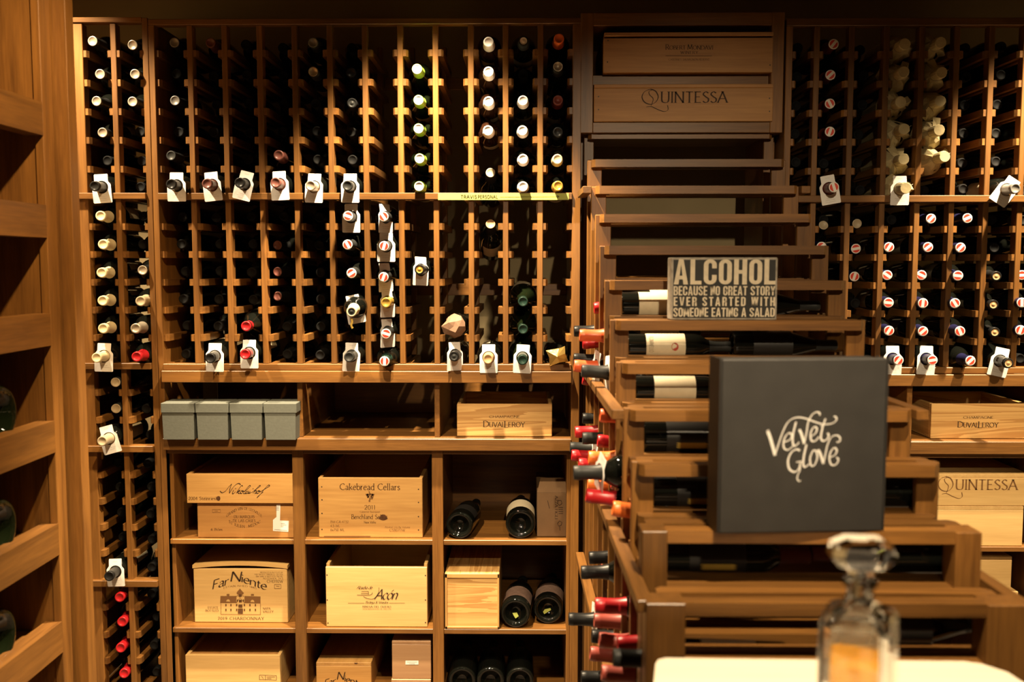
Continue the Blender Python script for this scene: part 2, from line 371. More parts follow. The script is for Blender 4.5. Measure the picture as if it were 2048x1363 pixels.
zrail = PZ(386, D); zsill = PZ(727, D); ztop = PZ(49, D); zcap = PZ(37, D)

# main rack
MPX = [382, 450.5, 519.6, 588.8, 658.1, 727.6, 797.2, 867, 936.9, 1005.8, 1074.8]
MX = [PX(p + 5.5, 409, D) for p in MPX]
mxl, mxr = PX(319, 409, D), PX(1144, 409, D)
main = thing('wine_rack', 'wide redwood wall rack of twelve bottle columns, left of the stepped rack', 'wine rack', ((mxl + mxr) / 2, D, zsill))
for x in MX:
    post(main, x, zsill, ztop)
    for s in (-1, 1): rails(main, x + s * PW / 2, s, zup + zlo)
rails(main, mxl, 1, zup + zlo); rails(main, mxr, -1, zup + zlo)
box('top_rail', mxl - 0.018, mxr + 0.026, D - 0.004, D + 0.03, ztop, zcap, 'rack', main)
box('label_rail', mxl, mxr, D - 0.014, D + 0.026, PZ(399.5, D), zrail, 'rack', main)
box('sill_rail', mxl, mxr, D - 0.010, D + 0.03, PZ(739.5, D), zsill, 'rack', main)
for zz in (zup[0] - 0.02, zlo[2] - 0.02): box('rear_rail', mxl, mxr, D + 0.335, D + 0.35, zz - 0.04, zz, 'rack', main)
box('side_stile', mxl - 0.018, mxl, D - 0.004, D + 0.35, 0.02, ztop, 'rack', main)
box('side_stile', mxr, mxr + 0.026, D - 0.004, D + 0.35, 0.02, ztop, 'rack', main)
note = tag(box('paper_strip', PX(877, 395, D), PX(1137, 395, D), D - 0.0156, D - 0.0146, PZ(400.5, D), PZ(387.5, D), 'green_paper', bev=0),
    'yellow-green paper strip lettered TRAVIS PERSONAL with an arrow, stuck along the label rail', 'paper strip')
nd = Vector((note.location.x, 0, note.location.z))
k = 2 / (F / D) / 2
lettering(note, 'TRAVIS', PX(938, 394, D) - nd.x, -0.0048, 0.0095, 'ink_olive', 'sans', wid=0.048, y=-0.0012)
lettering(note, 'PERSONAL', PX(976, 394, D) - nd.x, -0.0048, 0.0095, 'ink_olive', 'sans', wid=0.060, y=-0.0012)
ax0, ax1 = PX(1000, 394, D) - nd.x, PX(1118, 394, D) - nd.x
strokes(note, [[(ax0, -0.001), (ax1, 0.0)], [(ax1 - 0.006, 0.004), (ax1, 0)], [(ax1 - 0.006, -0.004), (ax1, 0)], [(ax1 - 0.006, 0.004), (ax1 - 0.006, -0.004)]], 'ink_olive', 0.0012, y=-0.0012, smooth=False, name='arrow')

# corner rack at the far left
CR_ROWS = [785, 840, 950, 1003, 1055, 1107, 1215, 1270, 1322]
zcr = [PZ(y - 6, D, 230) for y in CR_ROWS]
cxm = PX(236.5, 409, D); cxl = PX(176, 409, D); cxr = PX(295, 409, D)
corner = thing('wine_rack', 'narrow two-column redwood rack in the corner behind the left cabinet', 'wine rack', ((cxl + cxr) / 2, D, 0))
zc = zup + zlo + zcr
post(corner, cxm, 0.05, ztop + 0.006)
post(corner, cxl - 0.024, 0.05, ztop + 0.006, wd=0.048)
for s in (-1, 1): rails(corner, cxm + s * PW / 2, s, zc)
rails(corner, cxl, 1, zc); rails(corner, cxr, -1, zc)
box('side_stile', cxr, cxr + 0.018, D - 0.004, D + 0.35, 0.02, zcap + 0.004, 'rack', corner)
box('top_rail', cxl - 0.05, cxr, D - 0.004, D + 0.03, ztop + 0.008, zcap + 0.006, 'rack', corner)
LABR = [386, 725, 890, 1158]
for y in LABR: box('label_rail', cxl - 0.05, cxr, D - 0.014, D + 0.026, PZ(y + 12.5, D, 230), PZ(y, D, 230), 'rack', corner)
box('side_panel', cxl - 0.06, cxl - 0.049, D + 0.00, D + 0.5, 0.05, ztop, 'rack', corner)  # added panel, hides the wall so the column behind stays dark
box('plinth', cxl - 0.05, cxr, D, D + 0.3, 0.0, 0.05, 'rack', corner)

# right rack
DZ = -6 * D / F
RPX = [1621, 1690, 1759, 1829, 1898, 1967, 2035, 2104, 2173]
RX = [PX(p + 5.5, 400, D) for p in RPX]
rxl, rxr = PX(1578, 400, D), PX(2215, 400, D)
rup = [z + DZ for z in zup]; rlo = [z + DZ for z in zlo]; rsill = PZ(732, D); rrail = zrail + DZ
right = thing('wine_rack', 'redwood wall rack to the right of the stepped rack, with tissue-wrapped bottles', 'wine rack', ((rxl + rxr) / 2, D, rsill))
for x in RX:
    post(right, x, rsill, ztop + DZ)
    for s in (-1, 1): rails(right, x + s * PW / 2, s, rup + rlo)
rails(right, rxl, 1, rup + rlo)
box('top_rail', rxl - 0.02, rxr, D - 0.004, D + 0.03, ztop + DZ, PZ(40, D), 'rack', right)
box('label_rail', rxl, rxr, D - 0.014, D + 0.026, PZ(405.5, D), rrail, 'rack', right)
box('sill_rail', rxl, rxr, D - 0.010, D + 0.03, PZ(744, D), rsill, 'rack', right)
box('rear_rail', rxl, rxr, D + 0.335, D + 0.35, rup[0] - 0.06, rup[0] - 0.02, 'rack', right)
box('side_stile', rxl - 0.02, rxl, D - 0.004, D + 0.35, 0.02, ztop + DZ, 'rack', right)

# case cabinets under the racks
zn = PZ(873.5, D); zs1 = PZ(1080, D); zs2 = PZ(1258, D); zs3 = 0.05
BD = 0.50
lowl = thing('case_cabinet', 'redwood cabinet of open niches and square bins under the wide rack', 'cabinet', ((mxl + mxr) / 2, D, 0))
bl = PX(333, 1000, D)
box('apron', mxl, mxr, D - 0.026, D - 0.004, PZ(763, D), PZ(740, D), 'rack', lowl)
box('shelf', mxl, mxr, D - 0.014, D + BD, zn - 0.018, zn, 'rack', lowl)
box('shelf_apron', mxl, mxr, D - 0.030, D - 0.014, PZ(897, D), zn, 'rack', lowl)
box('bin_header', mxl, mxr, D, D + 0.03, PZ(907.5, D), zn - 0.019, 'rack', lowl)
for z, nm in ((zs1, 'shelf'), (zs2, 'shelf'), (zs3, 'bottom_shelf')): box(nm, mxl, mxr, D + 0.006, D + BD, z - 0.016, z, 'rack', lowl)
for a, b in ((595, 605.5), (869, 879.5)): box('niche_divider', PX(a, 820, D), PX(b, 820, D), D, D + BD, zn, PZ(763, D), 'rack', lowl)
for a, b in ((587, 609), (864.5, 886.5)):
    box('bin_divider', PX(a + 5, 1050, D), PX(b - 5, 1050, D), D + 0.02, D + BD, 0.02, PZ(907.5, D), 'rack', lowl)
    box('face_stile', PX(a, 1050, D), PX(b, 1050, D), D - 0.003, D + 0.02, 0.02, PZ(897.5, D), 'rack', lowl)
box('face_stile', mxl, PX(334, 950, D), D - 0.003, D + 0.02, 0.02, PZ(897.5, D), 'rack', lowl)
box('side_panel', mxl, mxl + 0.012, D + 0.02, D + BD, 0.02, zn - 0.018, 'rack', lowl)
box('side_panel', mxr - 0.012, mxr, D, D + BD, 0.02, zn - 0.018, 'rack', lowl)
box('back_panel', mxl, mxr, D + BD, D + BD + 0.01, 0.02, PZ(763, D), 'rack', lowl)
lowr = thing('case_cabinet', 'redwood cabinet of case bins under the right-hand rack', 'cabinet', ((rxl + rxr) / 2, D, 0))
rn = PZ(876.5, D); rs1 = PZ(1089, D); rs2 = PZ(1262, D)
box('apron', rxl, rxr, D - 0.026, D - 0.004, PZ(768, D), PZ(745, D), 'rack', lowr)
box('shelf', rxl, rxr, D - 0.014, D + BD, rn - 0.018, rn, 'rack', lowr)
box('shelf_apron', rxl, rxr, D - 0.030, D - 0.014, PZ(901, D), rn, 'rack', lowr)
box('bin_header', rxl, rxr, D, D + 0.03, PZ(912, D), rn - 0.019, 'rack', lowr)
for z, nm in ((rs1, 'shelf'), (rs2, 'shelf'), (zs3, 'bottom_shelf')): box(nm, rxl, rxr, D + 0.006, D + BD, z - 0.016, z, 'rack', lowr)
box('niche_divider', PX(1813, 820, D), PX(1824, 820, D), D, D + BD, rn, PZ(768, D), 'rack', lowr)
box('niche_divider', PX(2090, 820, D), PX(2101, 820, D), D, D + BD, rn, PZ(768, D), 'rack', lowr)
for a in (1790, 2070): box('bin_divider', PX(a, 1050, D), PX(a + 22, 1050, D), D, D + BD, 0.02, PZ(912, D), 'rack', lowr)
box('side_panel', rxl - 0.012, rxl, D, D + BD, 0.02, rn - 0.018, 'rack', lowr)
box('back_panel', rxl, rxr, D + BD, D + BD + 0.01, 0.02, PZ(768, D), 'rack', lowr)

# ------------------------------------------------------------------ stepped rack standing out from the wall
SXL, SXR = 0.203, 0.783
NS = 11
PIT = 0.0846
YK = [2.968] + [2.833 - 0.1307 * i for i in range(NS)]
ZK = [H + z for z in (0.405, 0.3067, 0.2199, 0.1350, 0.0492, -0.0364, -0.1240, -0.2079, -0.2880, -0.3700, -0.4580, -0.5384)]
XO = [-0.022 + 0.0024 * i for i in range(NS + 1)]      # the rack stands a degree off square
step = thing('stepped_wine_rack', 'redwood rack stepping down from the wall towards the viewer', 'wine rack', ((SXL + SXR) / 2, 2.2, 0))
Z2 = [ZK[k] - (PIT if k < 8 else 0.0985) for k in range(NS + 1)]     # second rail of each frame
RT, RH = 0.030, 0.022
def srail(k, z, front, name='rail'):
    y0, y1 = (YK[k] - 0.009 - RT, YK[k] - 0.009) if front else (YK[k] + 0.009, YK[k] + 0.009 + RT)
    e = 0.010
    key = ('srail', RT)
    if key not in RAILC:
        L = SXR - SXL - 0.022
        pl = [(-L / 2 + e, -RT / 2), (L / 2 - e, -RT / 2), (L / 2, -RT / 2 + e), (L / 2, RT / 2), (-L / 2, RT / 2), (-L / 2, -RT / 2 + e)]
        n = 6; vs = [(a, b, -RH / 2) for a, b in pl] + [(a, b, RH / 2) for a, b in pl]
        fs = [list(range(n)), list(range(2 * n - 1, n - 1, -1))] + [[i, i + n, (i + 1) % n + n, (i + 1) % n] for i in range(n)]
        me = mesh('cross_rail', vs, fs, 'rack_x'); bm = bmesh.new(); bm.from_mesh(me)
        bmesh.ops.recalc_face_normals(bm, faces=bm.faces[:]); bm.to_mesh(me); bm.free(); RAILC[key] = me
    o = obj('cross_rail', RAILC[key], step, Vector(((SXL + SXR) / 2 + XO[k], (y0 + y1) / 2, z - RH / 2)) - step.location)
    if not front: o.rotation_euler = (0, 0, math.pi)
for k in range(0, NS + 1):
    wd = 0.042 if k < NS else 0.050
    if k == 0: wd = 0.03
    for s in (0, 1):
        xa = XO[k] + (SXL if s == 0 else SXR - wd)
        g = {10: 0.002, 11: 0.013}.get(k, 0.0)          # the two lowest steps end in thick corner posts
        box('upright', xa - (g if s == 0 else 0), xa + wd + (g if s == 1 else 0), YK[k] - (0.044 if g else 0.009), YK[k] + 0.009, 0.0, ZK[k], 'rack', step)
    z = ZK[k]
    while z > 0.20 and (k > 0 or z > ZK[0] - 0.1):
        srail(k, z, True)
        if k > 0: srail(k, z, False)
        z -= PIT if (k < 8 or z < ZK[k]) else 0.0985
for kk, zz in ((2, ZK[2]), (8, ZK[8]), (11, ZK[11]), (11, ZK[11] - 4 * PIT)):
    for s in (0, 1):
        xa = (SXL - 0.026, SXL - 0.001) if s == 0 else (SXR + 0.001, SXR + 0.026)
        lr = box('label_rail', xa[0], xa[1], YK[kk] - 0.03, 2.86, zz - 0.020, zz, 'rack', step)
        lr.location.x += (XO[kk] + XO[1]) / 2; lr.rotation_euler = (0, 0, math.atan(0.0024 / 0.1307))
# box niche at the head of the stepped rack
fl, fr_ = PX(1161, 150, D), PX(1566, 150, D); fil, fir = PX(1186, 150, D), PX(1541, 150, D)
fz0, fz1, fz2, fz3 = PZ(267, D), PZ(246, D), PZ(54, D), PZ(28, D)
niche = thing('box_niche', 'dark redwood niche frame holding two long wine cases above the stepped rack', 'cabinet', ((fl + fr_) / 2, D, fz0))
box('niche_stile', fl, fil, D - 0.006, D + 0.34, fz0, fz3, 'rack', niche)
box('niche_stile', fir, fr_, D - 0.006, D + 0.34, fz0, fz3, 'rack', niche)
box('niche_head', fil, fir, D - 0.006, D + 0.34, fz2, fz3, 'rack', niche)
box('niche_floor', fil, fir, D - 0.006, D + 0.34, fz0, fz1, 'rack', niche)
zmid = PZ(149, D)
box('niche_bar', fil, fir, D + 0.02, D + 0.05, zmid - 0.03, zmid, 'rack', niche)
box('niche_bar', fil, fir, D + 0.28, D + 0.31, zmid - 0.03, zmid, 'rack', niche)
box('niche_leg', fl, fl + 0.03, D + 0.08, D + 0.34, 0, fz0, 'rack', niche)
box('niche_leg', fr_ - 0.03, fr_, D + 0.08, D + 0.34, 0, fz0, 'rack', niche)

# ------------------------------------------------------------------ shelf cabinet along the left wall
KX, KY0, KY1 = -1.105, 0.55, 2.20
kab = thing('shelf_cabinet', 'tall redwood shelf cabinet for large bottles along the left wall, out of focus', 'cabinet', ((KX + XL) / 2, (KY0 + KY1) / 2, 0))
box('end_panel', XL + 0.01, KX - 0.02, KY1, KY1 + 0.02, 0.02, 2.45, 'rack', kab)
box('end_panel', XL + 0.01, KX - 0.02, KY0 - 0.02, KY0, 0.02, 2.45, 'rack', kab)
box('back_panel', XL + 0.005, XL + 0.015, KY0, KY1, 0.02, 2.45, 'rack', kab)
box('top_panel', XL + 0.01, KX, KY0 - 0.02, KY1 + 0.02, 2.45, 2.47, 'rack', kab)
box('face_stile', KX - 0.02, KX, KY1 - 0.005, KY1 + 0.045, 0.0, 2.45, 'rack', kab)
box('face_stile', KX - 0.02, KX, KY0 - 0.02, KY0 + 0.03, 0.0, 2.45, 'rack', kab)
box('corner_post', KX - 0.03, KX + 0.034, KY1 + 0.05, KY1 + 0.09, 0.0, 2.45, 'rack', kab)
KZ = [PZ(y, KY1, 100) for y in (205, 410, 626, 840, 1045, 1240, 1440)]
for z in KZ:
    box('shelf', XL + 0.015, KX - 0.041, KY0, KY1, z - 0.045, z - 0.025, 'rack', kab)
    pts = [(KY0 + 0.03, z - 0.075), (KY1 - 0.005, z - 0.075), (KY1 - 0.005, z), (KY0 + 0.03, z)]
    n = len(pts); vs = [(KX - 0.04, a, b) for a, b in pts] + [(KX, a, b) for a, b in pts]
    fs = [list(range(n)), list(range(2 * n - 1, n - 1, -1))] + [[i, i + n, (i + 1) % n + n, (i + 1) % n] for i in range(n)]
    me = mesh('shelf_lip', vs, fs, 'rack_y'); bm = bmesh.new(); bm.from_mesh(me); bmesh.ops.recalc_face_normals(bm, faces=bm.faces[:])
    bmesh.ops.triangulate(bm, faces=[f for f in bm.faces if len(f.verts) > 4]); bm.to_mesh(me); bm.free()
    obj('shelf_lip', me, kab, -kab.location)

# rails at the level of the label rails and sills
for r_, xs, ends, lv in ((main, MX, ((mxl, 1), (mxr, -1)), (zrail, zsill)), (right, RX, ((rxl, 1),), (rrail, rsill)),
                         (corner, [cxm], ((cxl, 1), (cxr, -1)), [PZ(y, D, 230) for y in LABR])):
    for x in xs:
        for s in (-1, 1): rails(r_, x + s * PW / 2, s, lv, D + 0.036, 0.26)
    for x, s in ends: rails(r_, x, s, lv, D + 0.036, 0.26)

# ------------------------------------------------------------------ bottles
BL = 0.298
PROF = dict(
  bordeaux=[(0, .022), (.012, .020), (.024, .006), (.030, .0), (.0345, .001), (.0368, .006), (.0370, .012), (.0370, .188), (.0362, .200), (.0325, .213), (.0245, .226), (.0175, .237), (.0148, .247), (.0138, .258), (.0136, .285), (.0146, .286), (.0146, .293), (.0125, .2945), (0, .2945)],
  burgundy=[(0, .024), (.012, .022), (.026, .006), (.032, .0), (.0375, .001), (.0398, .006), (.0400, .012), (.0400, .140), (.0390, .155), (.0350, .178), (.0280, .203), (.0205, .226), (.0160, .245), (.0142, .262), (.0138, .285), (.0147, .286), (.0147, .293), (.0125, .2945), (0, .2945)],
  champagne=[(0, .03), (.015, .028), (.030, .008), (.036, .0), (.0415, .001), (.0440, .006), (.0442, .012), (.0442, .140), (.0425, .160), (.0370, .185), (.0285, .210), (.0210, .232), (.0165, .250), (.0145, .265), (.0140, .285), (.0160, .286), (.0160, .293), (.0125, .2945), (0, .2945)])
BODY = {}
def body(shape, glass):
    if (shape, glass) not in BODY: BODY[shape, glass] = lathe('bottle_body', PROF[shape], glass, 24)
    return BODY[shape, glass]
CAPM = {}
def capsule(col, face=None, big=1.0):
    """foil capsule over the mouth; 'rw' prints the red disc with a white rim and bar on its end"""
    key = (col, face, big)
    if key in CAPM: return CAPM[key]
    r = 0.0151 * big; L0 = 0.236
    side = [(.0185 if big == 1 else .021, L0), (.0160 * big, .247), (r, .258), (r, .282), (r * 1.035, .2835), (r * 1.035, .291), (r, .2935), (r, .297)]
    if face == 'rw':
        prof = side + [(r * 0.96, BL), (r * 0.80, BL), (r * 0.80, BL), (0, BL)]
        me = lathe('capsule', prof, ['cap_' + col, 'print_white', 'print_red'], 24, True, [0] * (len(side) - 1) + [1, 1, 2, 2])
        bm = bmesh.new(); bm.from_mesh(me)
        wv = 0.0042; l = r * 0.79
        vs = [bm.verts.new(p) for p in ((-wv, -l, BL + .0003), (wv, -l, BL + .0003), (wv, l, BL + .0003), (-wv, l, BL + .0003))]
        f = bm.faces.new(vs); f.material_index = 1; bm.to_mesh(me); bm.free()
    elif face and face[0] == '=':
        prof = side + [(r * 0.94, BL), (r * 0.74, BL), (r * 0.70, BL - .0008), (0, BL - .0008)]
        me = lathe('capsule', prof, ['cap_' + col, 'cap_' + face[1:]], 24, True, [0] * (len(side) - 1) + [0, 1, 1, 1])
    elif face:
        prof = side + [(r * 0.94, BL), (r * 0.70, BL), (r * 0.66, BL - .0008), (r * 0.30, BL - .0008), (r * 0.26, BL), (0, BL)]
        me = lathe('capsule', prof, ['cap_' + col, 'cap_' + face], 24, True, [0] * len(side) + [0, 1, 1, 1, 1])
    else:
        prof = side + [(r * 0.92, BL), (r * 0.72, BL), (r * 0.68, BL - .0010), (0, BL - .0010)]
        me = lathe('capsule', prof, 'cap_' + col, 24)
    CAPM[key] = me
    return me
def shape_r(shape): return {'bordeaux': .0370, 'burgundy': .0400, 'champagne': .0442}[shape]
LABM = {}
def labelmesh(shape, z0, z1, mat, half=1.25):
    key = (shape, z0, z1, mat, half)
    if key not in LABM:
        r = shape_r(shape) + 0.0004; n = 18; vs = []; fs = []
        for i in range(n + 1):
            a = -half + 2 * half * i / n
            for z in (z0, z1): vs.append((r * math.cos(a), r * math.sin(a), z))
        for i in range(n): fs.append([2 * i, 2 * i + 2, 2 * i + 3, 2 * i + 1])
        LABM[key] = mesh('label', vs, fs, mat, smooth=True)
    return LABM[key]
def bottle(label, tip, back, shape='bordeaux', glass='glass_dark', cap='black', face=None, group=None, spin=None, lab='label_paper', labz=(.055, .15), scale=1.0, name='wine_bottle', capless=False, labspin=None):
    """bottle whose mouth is at tip, lying along the line from back to tip"""
    d = (Vector(tip) - Vector(back)).normalized(); base = Vector(tip) - d * BL * scale
    root = bpy.data.objects.new(name, None); COL.objects.link(root); root.empty_display_size = .04
    q = d.to_track_quat('Z', 'Y')
    root.location = base; root.rotation_mode = 'QUATERNION'; root.rotation_quaternion = q; root.scale = (scale,) * 3
    tag(root, label, 'bottle', group)
    sp = random.uniform(0, 6.28) if spin is None else spin
    obj('bottle_body', body(shape, glass), root)
    if not capless: obj('capsule', capsule(cap, face), root, rot=(0, 0, sp))
    if lab: obj('label', labelmesh(shape, labz[0], labz[1], lab), root, rot=(0, 0, sp + 1.0 if labspin is None else labspin))
    return root
ORD = ['first', 'second', 'third', 'fourth', 'fifth', 'sixth', 'seventh', 'eighth', 'ninth', 'tenth', 'eleventh', 'twelfth', 'thirteenth', 'fourteenth', 'fifteenth', 'sixteenth', 'seventeenth', 'eighteenth', 'nineteenth', 'twentieth', 'twenty-first', 'twenty-second', 'twenty-third', 'twenty-fourth', 'twenty-fifth']

# neck tags
def tag_mesh(name, hole=0.0195):
    out = [(-.0185, .040), (.0185, .040), (.0200, .0385), (.0200, .0180), (.0215, .0150), (.0268, .0085), (.0275, .0060), (.0275, -.0450), (.0255, -.0475), (-.0255, -.0475), (-.0275, -.0450), (-.0275, .0060), (-.0268, .0085), (-.0215, .0150), (-.0200, .0180), (-.0200, .0385)]
    dense = []
    for i in range(len(out)):
        a, b = out[i], out[(i + 1) % len(out)]; m = max(1, int(math.dist(a, b) / .006))
        for j in range(m): dense.append((a[0] + (b[0] - a[0]) * j / m, a[1] + (b[1] - a[1]) * j / m))
    n = len(dense); inn = []
    for a, b in dense:
        l = math.hypot(a, b); inn.append((a / l * hole, b / l * hole))
    def bend(x, z): return 0.0035 * ((z - .0) / .045) ** 2
    vs = []
    for th in (0, .0005):
        vs += [(a, bend(a, b) + th, b) for a, b in dense] + [(a, bend(a, b) + th, b) for a, b in inn]
    fs = []
    for i in range(n):
        j = (i + 1) % n
        fs += [[i, j, n + j, n + i], [2 * n + i, 3 * n + i, 3 * n + j, 2 * n + j], [i, 2 * n + i, 2 * n + j, j], [n + i, n + j, 3 * n + j, 3 * n + i]]
    me = mesh(name, vs, fs, 'paper'); return me
TAGM = tag_mesh('neck_tag')
SCRIB = []
for v in range(4):
    rnd = random.Random(v); Q = ([], [])
    def wig(x0, x1, z, am):
        n = int((x1 - x0) / .0011); pen([(x0 + (x1 - x0) * i / n, z + rnd.uniform(-am, am)) for i in range(n + 1)], .0005, .0004, 0, Q)
    wig(-.007, .006, .032, .0009)
    for i, z in enumerate((-.0285, -.0345, -.0405)[:2 + v % 2]): wig(-.017 + rnd.uniform(0, .006), .013 + rnd.uniform(-.006, .005), z, .0011)
    SCRIB.append(mesh('handwriting', [(a, 0.0035 * (b / .045) ** 2 - .0004, b) for a, b in Q[0]], Q[1], 'ink_pencil'))
def neck_tag(b, label, roll=0, yaw=0, at=.050, v=0, group='paper neck tags'):
    root = thing('neck_tag', label, 'tag', group=group)
    d = (b.rotation_quaternion @ Vector((0, 0, 1))); c = b.location + d * (BL - at) * b.scale.x
    root.location = c; root.rotation_euler = Euler((R(-4), R(roll), R(yaw)), 'XYZ')
    obj('tag_card', TAGM, root); obj('handwriting', SCRIB[v % 4], root)
    return root

# ---- which cell a mouth belongs to
def mids(xs): return [(a + b) / 2 for a, b in zip(xs, xs[1:])]
def edge_cols(l, xs, r): return [(l + xs[0] - PW / 2) / 2] + mids(xs) + ([(xs[-1] + PW / 2 + r) / 2] if r else [])
CELLS = dict(main=(edge_cols(mxl, MX, mxr), ROWS_UP + [386] + ROWS_LO + [727], zup + [zrail] + zlo + [zsill], 'wide rack'),
             right=(edge_cols(rxl, RX, None), [y + 6 for y in ROWS_UP] + [392] + [y + 5.5 for y in ROWS_LO] + [732], rup + [rrail] + rlo + [rsill], 'right-hand rack'))
cr_y = ROWS_UP + [386] + ROWS_LO + [725, 779, 834, 890, 944, 997, 1049, 1101, 1158, 1209, 1264, 1316, 1372]
CELLS['corner'] = ([(cxl + cxm - PW / 2) / 2, (cxm + PW / 2 + cxr) / 2], cr_y, [PZ(y, D, 230) for y in cr_y], 'corner rack')
USED = set()
def rack_bottle(rk, px, py, look, shape='bordeaux', glass='glass_dark', cap='black', face=None, out=0.020, row=None, drop=0.0, **kw):
    cols, ys, zs, nm = CELLS[rk]
    if out > .05: Yt = D - out
    else: Yt = D - out
    tip = P(px, py, Yt)
    ci = min(range(len(cols)), key=lambda i: abs(cols[i] - tip.x))
    ri = row if row is not None else min((i for i in range(len(ys)) if ys[i] > py + 2), default=len(ys) - 1)
    USED.add((rk, ci, ri))
    r = shape_r(shape) * kw.get('scale', 1.0)
    back = Vector((cols[ci], D + .24, zs[ri] + math.sqrt(max(r * r - .0305 ** 2, 1e-6)) + 0.001))
    lab = '%s, %s row, %s column, %s' % (look, ORD[ri], ORD[ci], nm)
    b = bottle(lab, tip, back, shape, glass, cap, face, 'bottles in the ' + nm, **kw)
    b['_p'] = 1; del b['_p']
    return b, lab, (rk, ci, ri)
RWN = 0
def RW(rk, px, py, side='charcoal', **kw):
    return rack_bottle(rk, px, py, 'bottle with a red and white printed capsule end', cap=side, face='rw', **kw)
def tagged(res, roll=0, yaw=0, v=0, at=.052):
    b, lab, cell = res
    rk, ci, ri = cell
    nm = CELLS[rk][3]
    return neck_tag(b, 'white paper tag round the neck in the %s row, %s column of the %s' % (ORD[ri], ORD[ci], nm), roll, yaw, at, v)

# corner rack
for px, py in ((185, 82), (200, 148), (193, 202), (205, 265), (265, 90), (270, 148), (265, 203)):
    rack_bottle('corner', px, py, 'black bottle with a silver capsule end', cap='black', face='=silver')
tagged(rack_bottle('corner', 189, 372, 'black-capped bottle under a paper tag', out=.075), -4, 8, 1)
for i, (px, py) in enumerate(((201, 431.5), (206, 488.5), (203, 545), (205, 601), (206, 656.5))):
    rack_bottle('corner', px, py, 'bottle with a cream capsule', cap='cream', out=.055)
tagged(rack_bottle('corner', 193, 715, 'cream-capped bottle under a paper tag', cap='cream', out=.085), 2, 6, 2)
rack_bottle('corner', 285, 540, 'bottle with a dark-centred silver capsule', cap='black', face='=silver')
rack_bottle('corner', 281, 602, 'bottle with a grey-beige capsule', cap='beige', out=.05)
rack_bottle('corner', 271, 656.5, 'bottle with a silvery mauve capsule', cap='silver', out=.07)
rack_bottle('corner', 273, 713, 'bottle with a bright red capsule', cap='red', out=.075)
for px, py in ((231, 764), (232, 816.5)): rack_bottle('corner', px, py, 'bottle with a dull beige capsule', cap='charcoal', face='=beige', out=.01)
tagged(rack_bottle('corner', 204, 882, 'beige-capped bottle under a tilted paper tag', cap='beige', out=.08), -15, 5, 0)
tagged(rack_bottle('corner', 218, 1152, 'black-capped bottle under a paper tag', cap='black', out=.075), -2, 0, 3)
for px, py in ((239, 1194), (244, 1243), (241, 1295), (248, 1346)): rack_bottle('corner', px, py, 'bottle with a dark red capsule', cap='red', out=.02)

# wide rack, upper tier
W = lambda *a, **k: rack_bottle('main', *a, **k)
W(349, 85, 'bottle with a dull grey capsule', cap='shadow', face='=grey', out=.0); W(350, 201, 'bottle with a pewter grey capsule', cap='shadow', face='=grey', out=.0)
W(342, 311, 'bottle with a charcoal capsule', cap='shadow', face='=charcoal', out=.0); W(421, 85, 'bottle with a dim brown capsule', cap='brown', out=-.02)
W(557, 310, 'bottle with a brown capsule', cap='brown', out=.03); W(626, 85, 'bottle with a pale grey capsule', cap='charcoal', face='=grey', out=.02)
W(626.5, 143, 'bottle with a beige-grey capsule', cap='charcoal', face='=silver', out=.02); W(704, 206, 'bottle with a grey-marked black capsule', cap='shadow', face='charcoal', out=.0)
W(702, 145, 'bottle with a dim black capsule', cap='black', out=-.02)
for px, py in ((834, 138), (837, 200), (837, 257), (839, 317), (838, 372.5)):
    W(px, py, 'bottle with a lime green capsule', cap='green', face='=white', glass='glass_green', shape='burgundy', out=.05)  # green capsule ends painted white to stand for glare from the downlight
for px, py in ((977, 84), (977, 143.5), (977, 203), (976, 261)): W(px, py, 'bottle with a white screw cap', cap='white', glass='glass_brown', out=.05)
W(981, 345, 'bottle with a flat beige cork', cap='shadow', face='=beige', row=5, out=-.02)
W(1047, 82, 'bottle with a black and white patterned capsule', cap='charcoal', face='white', shape='burgundy', out=.05)
for px, py in ((1046, 201), (1045, 261), (1046, 318), (1046, 373)): W(px, py, 'bottle with an ivory white capsule', cap='white', out=.03, shape='burgundy')
W(1118, 77, 'bottle with an orange capsule', cap='orange'); W(1116, 133, 'bottle with a striped silver capsule', cap='charcoal', face='=silver', out=.03)
W(1116, 200, 'bottle with a dull red capsule', cap='darkred', out=.0); W(1116, 264, 'bottle with a black capsule', cap='black', out=.0)
W(1115, 318, 'bottle with a cream white capsule', cap='cream', out=.03); W(1116, 371.5, 'bottle with a bright gold capsule', cap='gold', out=.035)
for px, py, c, ro, ya in ((342, 368, 'black', 0, 4), (414, 367, 'brown', -6, 0), (479, 365, 'black', 14, 0), (551, 365, 'brown', -3, 0), (621, 371, 'silver', 2, -4), (695, 371, 'charcoal', 0, 0)):
    tagged(W(px, py, '%s-capped bottle under a paper tag' % c, cap=c, out=.078), ro, ya, px % 4)
# wide rack, lower tier
tagged(RW('main', 696, 432, out=.06), 0, 0, 1, .058); tagged(RW('main', 767, 433, out=.055), 0, 48, 2, .050)
RW('main', 695, 489, out=.055); tagged(RW('main', 768, 492, out=.07), 0, 2, 0, .055)
RW('main', 703, 546, out=.045); tagged(RW('main', 767, 554, out=.06), -2, 46, 1, .050)
tagged(W(839, 538.5, 'bottle with a gold-marked black capsule', cap='black', face='gold', out=.06), 3, 38, 3)
rb = W(703, 623, 'cream-capped bottle with a trailing yellow ribbon', cap='cream', face='charcoal', out=.11, row=9); tagged(rb, -10, 20, 2, .085)
tagged(W(772, 605, 'gold-capped bottle lettered riesling on its tag', cap='gold', out=.06), 0, 46, 1, .048)
tagged(RW('main', 772, 667, out=.06), 0, 46, 3, .048)
tagged(W(698, 713.6, 'charcoal-capped bottle under a paper tag', cap='charcoal', out=.085), 4, 30, 1)
